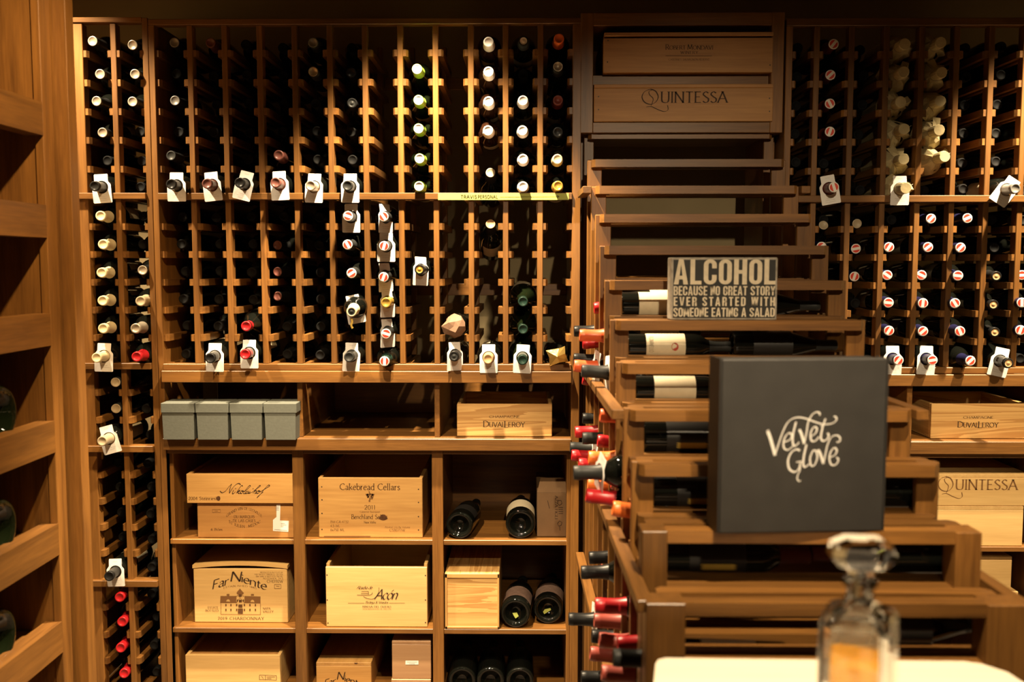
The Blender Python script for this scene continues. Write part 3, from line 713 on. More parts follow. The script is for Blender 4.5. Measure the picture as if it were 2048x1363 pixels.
RW('main', 769, 722, side='darkgreen', out=.085)
tagged(W(908, 712, 'black-capped bottle under a narrow paper tag', cap='black', face='charcoal', out=.075), 1, 34, 0)
tagged(W(976, 717.5, 'tan-capped bottle under a paper tag', cap='tan', out=.080), 0, 0, 2)
tagged(W(1045, 719.5, 'dark green capped bottle under a paper tag', cap='darkgreen', glass='glass_green', shape='champagne', out=.080), 3, -3, 1)
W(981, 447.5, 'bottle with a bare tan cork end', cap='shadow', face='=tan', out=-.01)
for py in (603, 658): W(1046, py, 'dark green bottle with a blackish green capsule', cap='darkgreen', glass='glass_green', shape='champagne', out=.02)
W(492, 652, 'bottle with a glossy red capsule', cap='red', shape='champagne', out=.075)
tagged(W(420, 716, 'black-capped champagne bottle under a paper tag', cap='black', shape='champagne', out=.09), 1, 0, 3)
tagged(W(490, 708, 'red-capped champagne bottle under a paper tag', cap='red', shape='champagne', out=.085), 0, 0, 0)
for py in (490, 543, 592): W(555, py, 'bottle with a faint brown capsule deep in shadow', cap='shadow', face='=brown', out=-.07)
# yellow ribbon
rt = P(703, 636, D - .10)
rib = strokes(None, [[(0, 0), (.002, -.010), (-.001, -.020), (.003, -.030)]], 'label_gold', .006, y=0, name='ribbon', loc=(rt.x, rt.y, rt.z))
tag(rib, 'short yellow ribbon hanging from a cream bottle capsule', 'ribbon')

# right rack
for px, py in ((1667.4, 88), (1661, 149.6), (1660, 207), (1660, 263)): RW('right', px, py, 'darkred', out=.0)
tagged(RW('right', 1668, 374, 'darkred', out=.075), -10, -12, 1)
for px, py, o_ in ((1862, 437, 0), (1935, 436, 0), (1643, 493, -.03), (1712, 497, -.04), (1778, 494, 0), (1856, 494, .01), (1921, 495, .02),
                   (1709, 552.5, -.05), (1774.5, 550, .0), (1843, 550, .0), (1916, 551, .03), (1777, 605, .03), (1846, 606, .03), (1910, 606, .03),
                   (2044, 550, .0), (2044, 605, .03), (1778, 661, .03), (1846, 662, .03), (1920, 662, .06), (2041, 660, .03)):
    RW('right', px, py, 'navy', out=o_)
for px, py in ((1993, 552), (1987, 609), (1990, 664)): rack_bottle('right', px, py, 'bottle with a bare cork in a black rim', cap='black', face='tan', out=.02)
rack_bottle('right', 1647, 450, 'bottle with a faint beige cork', cap='shadow', face='=beige', out=-.05); rack_bottle('right', 1714, 447, 'bottle with a faint grey-beige cork', cap='shadow', face='=beige', out=-.05)
tagged(RW('right', 1797, 720, 'navy', out=.075), 0, 0, 1); tagged(RW('right', 1865, 720, 'navy', out=.075), 2, 0, 2)
RW('right', 1941, 721, 'navy', out=.075)
tagged(rack_bottle('right', 2017, 726, 'tan-corked black bottle under a tilted paper tag', cap='black', face='tan', shape='champagne', out=.085), 12, -10, 0)
tagged(rack_bottle('right', 2031, 377, 'grey-capped bottle under a steeply tilted paper tag', cap='grey', out=.08), 35, -10, 3)

# bottles wrapped in tissue
def wrap_mesh(seed):
    rnd = random.Random(seed); seg = 14; vs, fs = [], []
    prof = [(.0, .301), (.0155, .301), (.0172, .297), (.0172, .262), (.0160, .252), (.0175, .247), (.030, .236), (.043 , .212), (.0425, .19), (.040, .10), (.040, .02)]
    ph = [rnd.uniform(-1, 1) for _ in range(seg)]
    for i, (r, z) in enumerate(prof):
        for k_ in range(seg):
            a = 2 * math.pi * k_ / seg; rr = r; zz = z
            if i in (2, 3): rr *= 1 + .05 * ph[k_]
            if i in (6, 7): rr *= 1 + .26 * ph[k_]; zz += .010 * ph[(k_ * 3) % seg]
            vs.append((rr * math.cos(a), rr * math.sin(a), zz))
    for i in range(len(prof) - 1):
        for k_ in range(seg): fs.append([i * seg + k_, i * seg + (k_ + 1) % seg, (i + 1) * seg + (k_ + 1) % seg, (i + 1) * seg + k_])
    # a loose flap of the sheet
    a = rnd.uniform(0, 6.28); b0 = len(vs)
    ca, sa = math.cos(a), math.sin(a)
    for (rr, off, z) in ((.016, -.008, .250), (.016, .010, .250), (.046, .016, .226), (.050, -.002, .238), (.041, -.014, .222)):
        vs.append((rr * ca - off * sa, rr * sa + off * ca, z))
    fs += [[b0, b0 + 1, b0 + 2, b0 + 3], [b0, b0 + 3, b0 + 4]]
    me = mesh('tissue_wrap', vs, fs, 'tissue'); bm = bmesh.new(); bm.from_mesh(me); bmesh.ops.recalc_face_normals(bm, faces=bm.faces[:]); bm.to_mesh(me); bm.free()
    return me
WRAPS = [wrap_mesh(s) for s in range(5)]
def tube_mesh(name, pts, r, mat, seg=6):
    vs, fs = [], []; n = len(pts)
    for i, p in enumerate(pts):
        p = Vector(p); t = (Vector(pts[min(n - 1, i + 1)]) - Vector(pts[max(0, i - 1)])).normalized(); q = t.to_track_quat('Z', 'Y')
        for k_ in range(seg):
            a = 2 * math.pi * k_ / seg; vs.append(p + q @ Vector((r * math.cos(a), r * math.sin(a), 0)))
    for i in range(n - 1):
        for k_ in range(seg): fs.append([i * seg + k_, i * seg + (k_ + 1) % seg, (i + 1) * seg + (k_ + 1) % seg, (i + 1) * seg + k_])
    fs += [list(range(seg))[::-1], list(range((n - 1) * seg, n * seg))]
    return mesh(name, vs, fs, mat, smooth=True)
def ring(r, z, n=16): return [(r * math.cos(2 * math.pi * i / n), r * math.sin(2 * math.pi * i / n), z) for i in range(n + 1)]
STR = tube_mesh('string', ring(.0172, .252) + [(.024, .008, .258), (.034, .014, .262)], .0008, 'cap_beige')
for i, (px, py) in enumerate(((1809, 88), (1881, 85), (1807, 144), (1883, 145), (1801, 204), (1880, 202), (1808, 258), (1878, 260), (1807, 318), (1889, 313))):
    b, lab, cell = rack_bottle('right', px, py, 'bottle wrapped in cream tissue tied with string', capless=True, lab=None, out=.045, name='wrapped_bottle')
    obj('tissue_wrap', WRAPS[i % 5], b, rot=(0, 0, i * 1.3)); obj('string', STR, b, rot=(0, 0, i * 2.1))
res = rack_bottle('right', 1811, 376, 'tissue-wrapped bottle under a paper tag', capless=True, lab=None, out=.07, name='wrapped_bottle')
obj('tissue_wrap', WRAPS[2], res[0]); obj('string', STR, res[0]); tagged(res, 0, -3, 2, .046)

# crumpled paper and gold foil heads
def crumple(name, r, seed, mat, sy=1.0, amp=.25, sub=3):
    rnd = random.Random(seed); bm = bmesh.new(); bmesh.ops.create_icosphere(bm, subdivisions=sub, radius=1.0)
    dirs = [(Vector((rnd.gauss(0, 1), rnd.gauss(0, 1), rnd.gauss(0, 1))).normalized(), rnd.uniform(.62, 1.0)) for _ in range(34)]
    for v in bm.verts:
        n = v.co.normalized(); s = min(t / max(.05, n.dot(d)) if n.dot(d) > .5 else 9 for d, t in dirs)
        s = min(s, 1.15) * (1 + rnd.uniform(-amp, amp) * .22)
        v.co = Vector((n.x * r * s, n.y * r * s * sy, n.z * r * s))
    me = bpy.data.meshes.new(name); bm.to_mesh(me); bm.free(); me.materials.append(MATS[mat]); return me
res = W(908, 652, 'bottle end bundled in crumpled brown paper', capless=True, lab=None, out=.02, name='wrapped_bottle')
c = obj('crumpled_paper', crumple('crumpled_paper', .043, 3, 'wrap_paper', 1.1, 1.0, 2), res[0], (0, 0, .285))
res = W(1114, 712, 'bottle end folded in gold foil', capless=True, lab=None, out=.02, name='wrapped_bottle')
gv = [(.0, .0, .314), (.030, .026, .296), (-.030, .024, .298), (-.028, -.026, .294), (.031, -.022, .300), (.010, .022, .302), (-.024, .0, .300), (.004, -.020, .302), (.026, .004, .305),
      (.024, .02, .25), (-.024, .02, .25), (-.022, -.02, .25), (.024, -.02, .25)]
gf = [[0, 1, 5], [0, 5, 2], [0, 2, 6], [0, 6, 3], [0, 3, 7], [0, 7, 4], [0, 4, 8], [0, 8, 1], [1, 9, 10, 2, 5], [2, 10, 11, 3, 6], [3, 11, 12, 4, 7], [4, 12, 9, 1, 8]]
obj('gold_foil', mesh('gold_foil', gv, gf, 'gold_foil'), res[0], rot=(0, 0, .2))

# dark bottles filling the shadowed cells
def filler(rk, cols, rows, nm):
    cc, ys, zs, _ = CELLS[rk]
    for c_ in cols:
        for r_ in rows:
            if (rk, c_, r_) in USED: continue
            z = zs[r_] + .0215
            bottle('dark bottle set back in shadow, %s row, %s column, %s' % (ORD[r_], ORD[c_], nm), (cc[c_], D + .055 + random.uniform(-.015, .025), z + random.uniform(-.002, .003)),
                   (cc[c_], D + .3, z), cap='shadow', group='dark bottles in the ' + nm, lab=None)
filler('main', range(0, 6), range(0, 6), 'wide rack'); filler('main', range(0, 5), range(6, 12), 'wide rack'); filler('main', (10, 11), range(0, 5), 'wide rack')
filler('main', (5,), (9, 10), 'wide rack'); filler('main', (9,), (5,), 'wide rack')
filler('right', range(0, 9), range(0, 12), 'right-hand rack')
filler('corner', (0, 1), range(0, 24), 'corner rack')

# ------------------------------------------------------------------ wine cases and boxes
class Face:
    """front face of a box: turns picture measurements on that plane into the box's own x and z"""
    def __init__(s, root, Y): s.root, s.Y = root, Y
    def x(s, px, py): return P(px, py, s.Y).x - s.root.location.x
    def z(s, px, py): return P(px, py, s.Y).z - s.root.location.z
    def text(s, t, px0, px1, py, hpx, mat='ink', style='serif', **k):
        a, b = s.x(px0, py), s.x(px1, py)
        return lettering(s.root, t, (a + b) / 2, s.z((px0 + px1) / 2, py), hpx * s.Y / F, mat, style, wid=b - a, **k)
    def pts(s, l): return [(s.x(a, b), s.z(a, b)) for a, b in l]
    def lines(s, ls, mat, thick, **k): return strokes(s.root, [s.pts(l) for l in ls], mat, thick * s.Y / F, **k)
    def polys(s, ps, mat, **k): return flat(s.root, [s.pts(p) for p in ps], mat, **k)
def crate(label, x0, x1, y0, y1, Yf, depth, mat='pine', zb=None, lid='flat', name='wine_case', th=.011, group='wooden wine cases', back=True, cat='wine case', nails=(), lidmat=None):
    ym = (y0 + y1) / 2; xm = (x0 + x1) / 2
    a, b = PX(x0, ym, Yf), PX(x1, ym, Yf); zt = P(xm, y0, Yf).z; z0 = P(xm, y1, Yf).z if zb is None else zb
    r = thing(name, label, cat, ((a + b) / 2, Yf, z0), group)
    Wd = (b - a) / 2; Hh = zt - z0
    tl = th if lid in ('flat', 'bow') else 0.0
    B = lambda nm, *q, m=mat: box(nm, *q, m, r, world=False)
    B('front_panel', -Wd, Wd, 0, th, 0, Hh - tl)
    B('side_panel', -Wd, -Wd + th, th, depth, 0, Hh - tl); B('side_panel', Wd - th, Wd, th, depth, 0, Hh - tl)
    B('back_panel', -Wd + th, Wd - th, depth - th, depth, 0, Hh - tl)
    B('base_panel', -Wd + th, Wd - th, th, depth - th, 0, th)
    if lid == 'flat': B('lid', -Wd, Wd, 0, depth, Hh - tl, Hh, m=lidmat or mat)
    elif lid == 'inset': B('lid', -Wd + th, Wd - th, th, depth - th, Hh - .016, Hh - .006, m=lidmat or mat)
    elif lid == 'bow':
        n = 10; up = [(-Wd - .002 + (2 * Wd + .004) * i / n, Hh - tl + .001 + .010 * (1 - (2 * i / n - 1) ** 2)) for i in range(n + 1)]
        prism('lid', [(p, q) for p, q in up] + [(p, q + tl) for p, q in up[::-1]], -.002, depth, mat + '_x', r)
    for px, py in nails:
        nz = obj('nail', NAIL, r, (P(px, py, Yf).x - r.location.x, -.0004, P(px, py, Yf).z - z0))
    f = Face(r, Yf); f.H = Hh; f.W = Wd
    return f
NAIL = mesh('nail', [(.0022 * math.cos(i * math.pi / 4), 0, .0022 * math.sin(i * math.pi / 4)) for i in range(8)], [list(range(8))], 'nail_steel')

# niche above the stepped rack
f = crate('long wooden case stamped ROBERT MONDAVI WINERY in the niche, upper of two', 1207, 1546, 64, 140.5, D - .012, .33, 'pinetan', zb=zmid + .001, lid=None, nails=((1216, 81), (1215, 124), (1540, 130)))
box('lid', -f.W + .002, f.W, -.004, .33, f.H - .012, f.H - .001, 'pinetan', f.root, world=False)
for o in f.root.children:
    if o.name.startswith(('front_panel', 'side_panel', 'back_panel')): o.scale.z = (f.H - .017) / f.H; o.location.z *= (f.H - .017) / f.H
f.text('R', 1331, 1338, 99, 9.5, 'ink'); f.text('OBERT', 1339, 1371, 99, 7.5, 'ink'); f.text('M', 1375, 1385, 99, 9.5, 'ink'); f.text('ONDAVI', 1386, 1426, 99, 7.5, 'ink')
f.text('WINERY', 1361, 1396, 107.5, 5, 'ink', 'caps'); f.lines([[(1331, 111.5), (1424, 112)]], 'ink_brown', .7)
f.text('CABERNET SAUVIGNON RESERVE', 1337, 1419, 121, 4, 'ink_brown', 'light')
f = crate('long wooden case stamped QUINTESSA in the niche, lower of two', 1188, 1546, 168, 235, D - .012, .33, 'pinetan', zb=fz1 + .001, lid='flat', nails=((1197, 193), (1197, 219), (1539, 196.5), (1539, 222.5)))
def quintessa(f, x0, y0, x1, y1, mat):
    """the case's wordmark with its long-tailed Q, fitted between two corners"""
    u = lambda a, b: (x0 + (x1 - x0) * a, y0 + (y1 - y0) * b)
    f.text('UINTESSA', u(.22, 0)[0], x1, u(0, .60)[1], (y1 - y0) * .46, mat, 'serif')
    f.lines([[u(.10, .0), u(.03, .12), u(.0, .35), u(.03, .58), u(.10, .68), u(.16, .58), u(.19, .35), u(.16, .1), u(.10, .0)]], mat, (y1 - y0) * .05, thin=(y1 - y0) * .015 * f.Y / F)
    f.lines([[u(.14, .02), u(.085, .1), u(.09, .26), u(.13, .42), u(.12, .62), u(.105, .74)], [u(.05, .80), u(.11, .78), u(.18, .90), u(.26, 1.0), u(.305, .92), u(.30, .72)]], mat, (y1 - y0) * .035, thin=(y1 - y0) * .012 * f.Y / F)
quintessa(f, 1284, 178, 1454, 223, 'ink')

# left niche: four grey gift boxes
gx = [321, 390, 458, 526, 594]; gz = zn + .001
for i, nm in enumerate(('leftmost', 'second from the left', 'third from the left', 'rightmost')):
    Yf = D - .058; a, b = PX(gx[i], 840, Yf) + .0015, PX(gx[i + 1], 840, Yf) - .0015
    r = thing('gift_box', 'square grey card gift box on the niche shelf, %s of four' % nm, 'box', ((a + b) / 2, Yf, gz), 'grey gift boxes'); hw = (b - a) / 2; hh = PZ(806, Yf, 450) - gz
    n = 4
    vs = [(-hw + .005, .004, 0), (hw - .005, .004, 0), (hw - .005, .096, 0), (-hw + .005, .096, 0), (-hw + .003, .002, hh - .03), (hw - .003, .002, hh - .03), (hw - .003, .098, hh - .03), (-hw + .003, .098, hh - .03)]
    fs = [[0, 3, 2, 1], [4, 5, 6, 7], [0, 1, 5, 4], [1, 2, 6, 5], [2, 3, 7, 6], [3, 0, 4, 7]]
    obj('box_body', mesh('box_body', vs, fs, 'grey_card'), r)
    box('lid', -hw, hw, 0, .10, hh - .030, hh, 'grey_card', r, world=False)
# right niche: Duval-Leroy
def duval(f, cx, cy, s, m='ink'):
    f.text('CHAMPAGNE', cx - 30 * s, cx + 31 * s, cy - 12 * s, 4.6 * s, m, 'light')
    f.text('D', cx - 42 * s, cx - 31 * s, cy + 6 * s, 12 * s, m); f.text('UVAL', cx - 30 * s, cx + 1 * s, cy + 6 * s, 9.5 * s, m); f.text('L', cx + 0 * s, cx + 8 * s, cy + 7 * s, 12.5 * s, m); f.text('EROY', cx + 8 * s, cx + 41 * s, cy + 6 * s, 9.5 * s, m)
f = crate('open pale case with swirling grain stamped CHAMPAGNE DUVAL-LEROY in the left cabinet niche', 914, 1104, 807.5, 872.5, D + .012, .30, 'pinering', zb=zn + .001, lid=None)
duval(f, 1008.5, 847, 1.0)
# bins, top row
f = crate('crate lettered 2019 Nikolaihof placeholder', 395, 587, 1005, 1074, D + .022, .42, 'pinetan', zb=zs1 + .001, lid='flat')
f.root['label'] = 'low case stamped GRAND VIN DE LEOVILLE with a torn white sticker, bottom of its stack'
f.text('GRAND VIN DE LEOVILLE', 453, 524, 1034, 5.2, 'ink_brown', 'serif', arc=16.5 * D / F)
f.text('DU MARQUIS', 468, 509, 1035, 5.4, 'ink_brown', 'serif'); f.text('DE LAS CASES', 466, 511, 1043, 5.2, 'ink_brown', 'serif')
f.text('ST JULIEN . M\u00c9DOC', 458, 521, 1044, 5.2, 'ink_brown', 'serif', arc=-11 * D / F); f.text('6 Btles', 422, 445, 1060, 4.6, 'ink_brown', 'serif')
f.lines([[(425, 1018), (441, 1018)], [(425, 1024), (441, 1024)], [(425, 1018), (425, 1024)], [(441, 1018), (441, 1024)], [(429, 1021), (436, 1021)]], 'ink_faint', .6, smooth=False)
f.polys([[(553, 1008), (561, 1008), (560, 1040), (578, 1041), (577, 1063), (546, 1061), (546, 1039), (553, 1033)]], 'paper', name='sticker')
f.lines([[(562, 1046), (570, 1046)], [(562, 1049), (573, 1049)], [(562, 1052), (567, 1052)], [(549, 1058), (574, 1060)], [(551, 1013), (558, 1013)], [(551, 1016), (558, 1016)], [(551, 1019), (558, 1019)]], 'ink_pencil', .9, smooth=False, y=-.0012)
lz = f.root.location.z + f.H
f = crate('open crate stamped Nikolaihof 2004 lying on top of another case', 373, 588, 947.5, 1003, D + .012, .36, 'pine', zb=lz + .001, lid='inset', lidmat='pinetan')
f.text('2004 Steinriesler', 377, 441, 999, 6.5, 'ink_brown', 'serif')
NK = [[(560,385),(600,415),(660,385),(720,310),(780,250)],[(778,250),(745,340),(735,425)],[(735,425),(800,320),(870,255),(920,245),(940,270)],[(812,365),(790,425),(812,430),(850,390)],[(846,336),(854,344)],[(985,292),(958,285),(915,340),(860,432)],[(868,412),(918,372),(926,384),(888,402),(914,432),(945,415)],[(965,380),(940,400),(945,430),(975,420),(986,392),(965,380),(1012,390)],[(1020,392),(1095,325),(1125,292),(1103,285),(1050,345),(1000,420),(1016,432),(1050,410)],[(1080,385),(1045,400),(1035,430),(1065,425),(1095,385),(1080,430),(1108,415)],[(1122,385),(1105,428),(1140,410)],[(1171,336),(1179,344)],[(1150,412),(1265,325),(1310,290),(1288,285),(1230,350),(1170,435)],[(1180,415),(1225,375),(1236,390),(1210,430),(1245,415)],[(1270,380),(1245,400),(1250,430),(1280,420),(1291,392),(1270,380),(1312,385)],[(1305,402),(1420,330),(1482,292),(1460,275),(1400,330),(1330,420),(1270,490),(1250,502),(1300,452),(1362,400)]]
f.lines([[(380 + a / 9.309, 940 + b / 9.309) for a, b in l] for l in NK], 'ink', 2.1, thin=.0009, nib=R(50))
f.polys([[(437 + 4 * math.cos(a), 996 + 5 * math.sin(a)) for a in [i * .7 for i in range(9)]]], 'knot_wood', name='knot')
f = crate('tall case stamped Cakebread Cellars 2011 with a grape emblem', 637, 845, 955, 1074, D + .030, .40, 'pine', zb=zs1 + .001, lid=None, nails=((643.5, 973), (644, 999), (644, 1026), (644, 1058), (837, 978), (837, 1004), (837, 1032.5), (837, 1059)))
f.text('Cakebread Cellars', 680, 800, 979, 13, 'ink_brown', 'serif'); f.text('2011', 729, 751, 1018, 9, 'ink_brown', 'light')
f.text('Cabernet Sauvignon', 720, 760, 1024.5, 4, 'ink_faint', 'light'); f.text('Benchland Select', 703, 775, 1037, 9, 'ink_brown', 'serif'); f.text('Napa Valley', 728, 752, 1045.5, 4.4, 'ink_brown', 'serif')
f.text('BW-CA-4732', 661, 697, 1045, 5, 'ink_faint', 'light'); f.text('4.5 WL', 661, 680, 1053, 5, 'ink_faint', 'light'); f.text('6x750 ML', 661, 689, 1061, 5, 'ink_brown', 'light')
f.text('Alcohol 13.6% By Volume'.replace('%', ''), 770, 820, 1055, 3.6, 'ink_faint', 'light'); f.text('CSB0711W', 779, 810, 1061.5, 5, 'ink_faint', 'light')
f.polys([[(766.5 + 8 * math.cos(a) * (1 + .2 * math.sin(3 * a)), 1034 + 6 * math.sin(a)) for a in [i * .42 for i in range(15)]]], 'knot_wood', name='knot')
f.polys([[(740 + dx + 2.1 * math.cos(i * .9), 991 + dy + 2.1 * math.sin(i * .9)) for i in range(7)] for dx, dy in ((-5, -2), (0, -3), (5, -2), (-3, 2), (2, 2), (0, 6), (-1, 10), (4, 5))] + [[(731, 987), (737, 986), (740, 990), (735, 996)], [(741, 986), (749, 987), (746, 996), (742, 993)], [(737, 982), (739, 981), (741, 988), (739, 988)]], 'ink_faint', name='emblem')
f.polys([[(648, 1071), (741, 1071), (741, 1073), (648, 1073)]], 'ink_faint', name='stain')
# bins, middle row
f = crate('case stamped Far Niente 2019 CHARDONNAY with a chateau print and a bowed lid', 388, 575, 1130, 1245, D + .052, .40, 'pinepale', zb=zs2 + .001, lid='bow')
def niente(f, x0, x1, y, h, m='ink'): 
    f.text('Far', x0, x0 + (x1 - x0) * .30, y + 3, h, m, 'script', slant=.2, rise=.30); f.text('N', x0 + (x1 - x0) * .33, x0 + (x1 - x0) * .53, y - 8, h * 1.15, m, 'script', slant=.22)
    f.text('iente', x0 + (x1 - x0) * .53, x1, y + 1, h, m, 'script', slant=.1, rise=-.34)
niente(f, 424, 533, 1170, 18)
f.text('ESTABLISHED 1885', 447, 513, 1177, 3.6, 'ink_faint', 'light', arc=5 * D / F)
f.text('ESTATE', 416, 437, 1216, 4.4, 'ink_brown', 'serif'); f.text('BOTTLED', 411, 437, 1222, 4.4, 'ink_brown', 'serif'); f.text('NAPA', 526, 541, 1218, 4.4, 'ink_brown', 'serif'); f.text('VALLEY', 526, 547, 1224, 4.4, 'ink_brown', 'serif')
f.text('2019 CHARDONNAY', 436, 528, 1238.5, 6, 'ink', 'caps')
for i, (t, a) in enumerate((('PRODUCED & BOTTLED BY', 520), ('FAR NIENTE OAKVILLE CA USA', 509), ('BW 5498 12 BOTTLES 750 ML', 512), ('ALCOHOL 14.5', 526))): f.text(t, a, 566, 1145.5 + i * 4, 3, 'ink_brown', 'light')
f.text('CH0192W', 534, 566, 1164.5, 6, 'ink', 'light')
f.lines([[(549, 1168), (562, 1168)], [(549, 1176), (562, 1176)], [(549, 1168), (549, 1176)], [(562, 1168), (562, 1176)], [(552, 1171), (559, 1172)]], 'ink_brown', .7, smooth=False)
sq = lambda x, y, a, b: [(x - a, y - b), (x + a, y - b), (x + a, y + b), (x - a, y + b)]
f.polys([[(440.5, 1205), (441, 1191), (473, 1191), (473, 1205)], [(489, 1205), (489, 1191), (521, 1192), (521, 1206)], [(473, 1185), (475, 1182), (480, 1176), (485, 1182), (488, 1185), (486, 1188), (475, 1188)], [(453.5, 1190.5), (453.5, 1187), (459, 1187), (459, 1190.5)], [(502, 1190.5), (502, 1187), (508, 1187), (508, 1190.5)]], 'ink_faint', name='chateau_print')
f.polys([sq(x, y, 1.3, 2.1) for x in (452, 462, 473.5, 489, 500, 511) for y in (1209, 1218.5)] + [sq(480.5, 1190, 3, 2.5), sq(481, 1201, 3, 2.5), sq(475, 1200, 1.2, 2), sq(487, 1200, 1.2, 2), sq(481, 1211, 4, 3), sq(481, 1221, 5, 5)], 'ink_brown', name='chateau_print', y=-.0009)
f.lines([[(442, 1205), (442, 1227)], [(521, 1206), (521, 1228)], [(442, 1227.5), (521, 1228)], [(473, 1192), (480, 1187), (488, 1192)], [(473, 1205), (480, 1194), (489, 1205)]], 'ink_faint', .9, smooth=False, name='chateau_print')
f.polys([[(456.5 + 4 * math.cos(i * .6), 1200.5 - abs(5 * math.sin(i * .6)) + (2 if i else 2)) for i in range(6)], [(505 + 4 * math.cos(i * .6), 1201.5 - abs(5 * math.sin(i * .6)) + 2) for i in range(6)]], 'pinepale_x', name='dormer_print', y=-.0009)
f = crate('pale open-topped case stamped Ac\u00f3n in script', 652, 854.5, 1133, 1255, D + .020, .40, 'pinepale', zb=zs2 + .001, lid=None, nails=((654, 1149), (654.5, 1199), (656, 1245), (851, 1150), (851, 1199), (851, 1244)))
for o in f.root.children:
    if o.name.startswith('side_panel'): o.location.z += .008
f.text('Abadia de', 713, 744, 1177, 6.5, 'ink', 'script', slant=.45); f.text('Ac\u00f3n', 749, 793, 1197.5, 21, 'ink', 'script', slant=.40)
f.lines([[(723, 1182), (737, 1182)], [(722, 1186), (737, 1186)], [(737, 1182), (737, 1188)], [(714, 1189), (740, 1189), (745, 1184)], [(727, 1192), (735, 1196), (748, 1196), (757, 1184), (758, 1174)]], 'ink', .9)
f.text('Bodega & Vi\u00f1edos'.replace('\u00f1', 'n'), 731, 776, 1206, 5, 'ink', 'script', slant=.3); f.lines([[(696, 1205), (729, 1205)], [(778, 1205), (810, 1205)]], 'ink_brown', .6)
f.text('RIBERA DEL DUERO', 725, 782, 1214, 3.6, 'ink', 'serif'); f.text('DENOMINACION DE ORIGEN', 725, 782, 1218, 2.2, 'ink_faint', 'light')
f = crate('plain pine box with a sliding front panel beside two magnums', 890, 998.5, 1146, 1257, D + .010, .36, 'pinering', zb=zs2 + .001, lid='flat')
for q in (((-f.W, -f.W + .008), (0, f.H)), ((f.W - .006, f.W), (0, f.H)), ((-f.W, f.W), (f.H - .014, f.H)), ((-f.W, f.W), (0, .008))):
    box('frame_strip', q[0][0], q[0][1], -.004, 0, q[1][0], q[1][1], 'pine', f.root, world=False)
# bins, bottom row
f = crate('pale open case with an inset lid and a small printed stamp, lower left bin', 372, 561, 1309, 1434, D + .030, .42, 'pinepale', zb=zs3 + .001, lid='inset', lidmat='pinetan')
f.lines([[(519, 1349), (553, 1350)], [(519, 1358), (553, 1359)], [(519, 1349), (519, 1358)], [(553, 1350), (553, 1359)], [(531, 1349.5), (531, 1358)], [(523, 1351), (527, 1356)], [(534, 1353), (550, 1353)], [(534, 1356), (543, 1356)]], 'ink_brown', .8, smooth=False)
f = crate('narrow case stamped Far Niente in the lower middle bin', 633, 743, 1324, 1434, D + .052, .36, 'pine', zb=zs3 + .001, lid='flat')
niente(f, 648, 724, 1366, 14)
f.polys([[(708, 1324.5), (716, 1324.5), (714, 1327), (710, 1327)]], 'knot_wood', name='knot')
f0 = crate('plain brown box at the bottom of the lower middle bin', 783, 862, 1358, 1434, D + .020, .33, 'cedar', zb=zs3 + .001, lid='flat')
f = crate('smooth brown box with a small white sticker, on top of another box', 784, 862, 1281, 1357, D + .024, .33, 'cedar', zb=f0.root.location.z + f0.H + .001, lid='flat')
f.polys([[(811, 1320), (837, 1320), (837, 1328), (811, 1328)]], 'paper', name='sticker'); f.lines([[(814, 1323), (834, 1323)], [(818, 1326), (830, 1326)]], 'ink_pencil', .7, smooth=False, y=-.0012)
# cardboard carton
Yf = D + .045; a, b = PX(1074, 1030, Yf), PX(1136, 1030, Yf)
r = thing('carton', 'brown cardboard carton printed AZZA FIGLI, its top flaps in shadow', 'box', ((a + b) / 2, Yf, zs1 + .001)); hw = (b - a) / 2; hh = PZ(985, Yf, 1100) - zs1
box('carton_body', -hw, hw, 0, .30, 0, hh, 'cardboard', r, world=False)
vs = [(-hw, .0, hh), (hw, .0, hh), (hw - .01, .05, hh + .035), (-hw + .012, .05, hh + .035), (-hw, .002, hh + .001), (hw, .002, hh + .001), (hw - .01, .052, hh + .036), (-hw + .012, .052, hh + .036)]
obj('top_flap', mesh('top_flap', vs, [[0, 1, 2, 3], [7, 6, 5, 4], [0, 4, 5, 1], [1, 5, 6, 2], [2, 6, 7, 3], [3, 7, 4, 0]], 'cardboard'), r)
f = Face(r, Yf)
lettering(r, 'AZZA FIGLI', f.x(1110, 1015), f.z(1110, 1014), .0085, 'ink', 'serif', wid=.075, rot=(0, R(90), 0))
f.lines([[(1116, 1000), (1122, 1000), (1124, 1006), (1119, 1010), (1115, 1006), (1116, 1000)], [(1115, 1046), (1119, 1041), (1124, 1044), (1122, 1050), (1117, 1051), (1115, 1046)], [(1119, 1051), (1120, 1060)], [(1117, 1014), (1126, 1014)], [(1117, 1018), (1126, 1018)], [(1117, 1022), (1126, 1022)], [(1117, 1026), (1126, 1026)], [(1095, 1000), (1099, 1016)]], 'ink', 1.2, smooth=False, name='print')
# magnums lying base outwards
def magnum(label, px, py, rpx, zfloor, lab='label_paper', out=-.0, sc=None, green=False, shape='champagne', turn=0.0, labz=(.05, .12)):
    Yb = D - out; rr = rpx * Yb / F; sc = rr / shape_r(shape)
    c = P(px, py, Yb); base = Vector((c.x, Yb, zfloor + rr + .001)); d = Vector((math.sin(turn), math.cos(turn), 0))
    b = bottle(label, base + d * BL * sc, base, shape, 'glass_dark', 'black', None, 'large bottles lying base outwards', 0, lab, labz, sc, 'magnum_bottle', labspin=R(90))
    # to_track_quat leaves the label upwards or downwards: turn it up
    for ch in b.children:
        if ch.name.startswith('label'):
            up = b.rotation_quaternion.inverted() @ Vector((0, 0, 1)); ch.rotation_euler = (0, 0, math.atan2(up.y, up.x))
    return b, base, rr
magnum('dark magnum lying base outwards by the divider, left of a larger one', 918, 1043, 28, zs1, 'label_dark', -.015, turn=R(8), labz=(.045, .10))
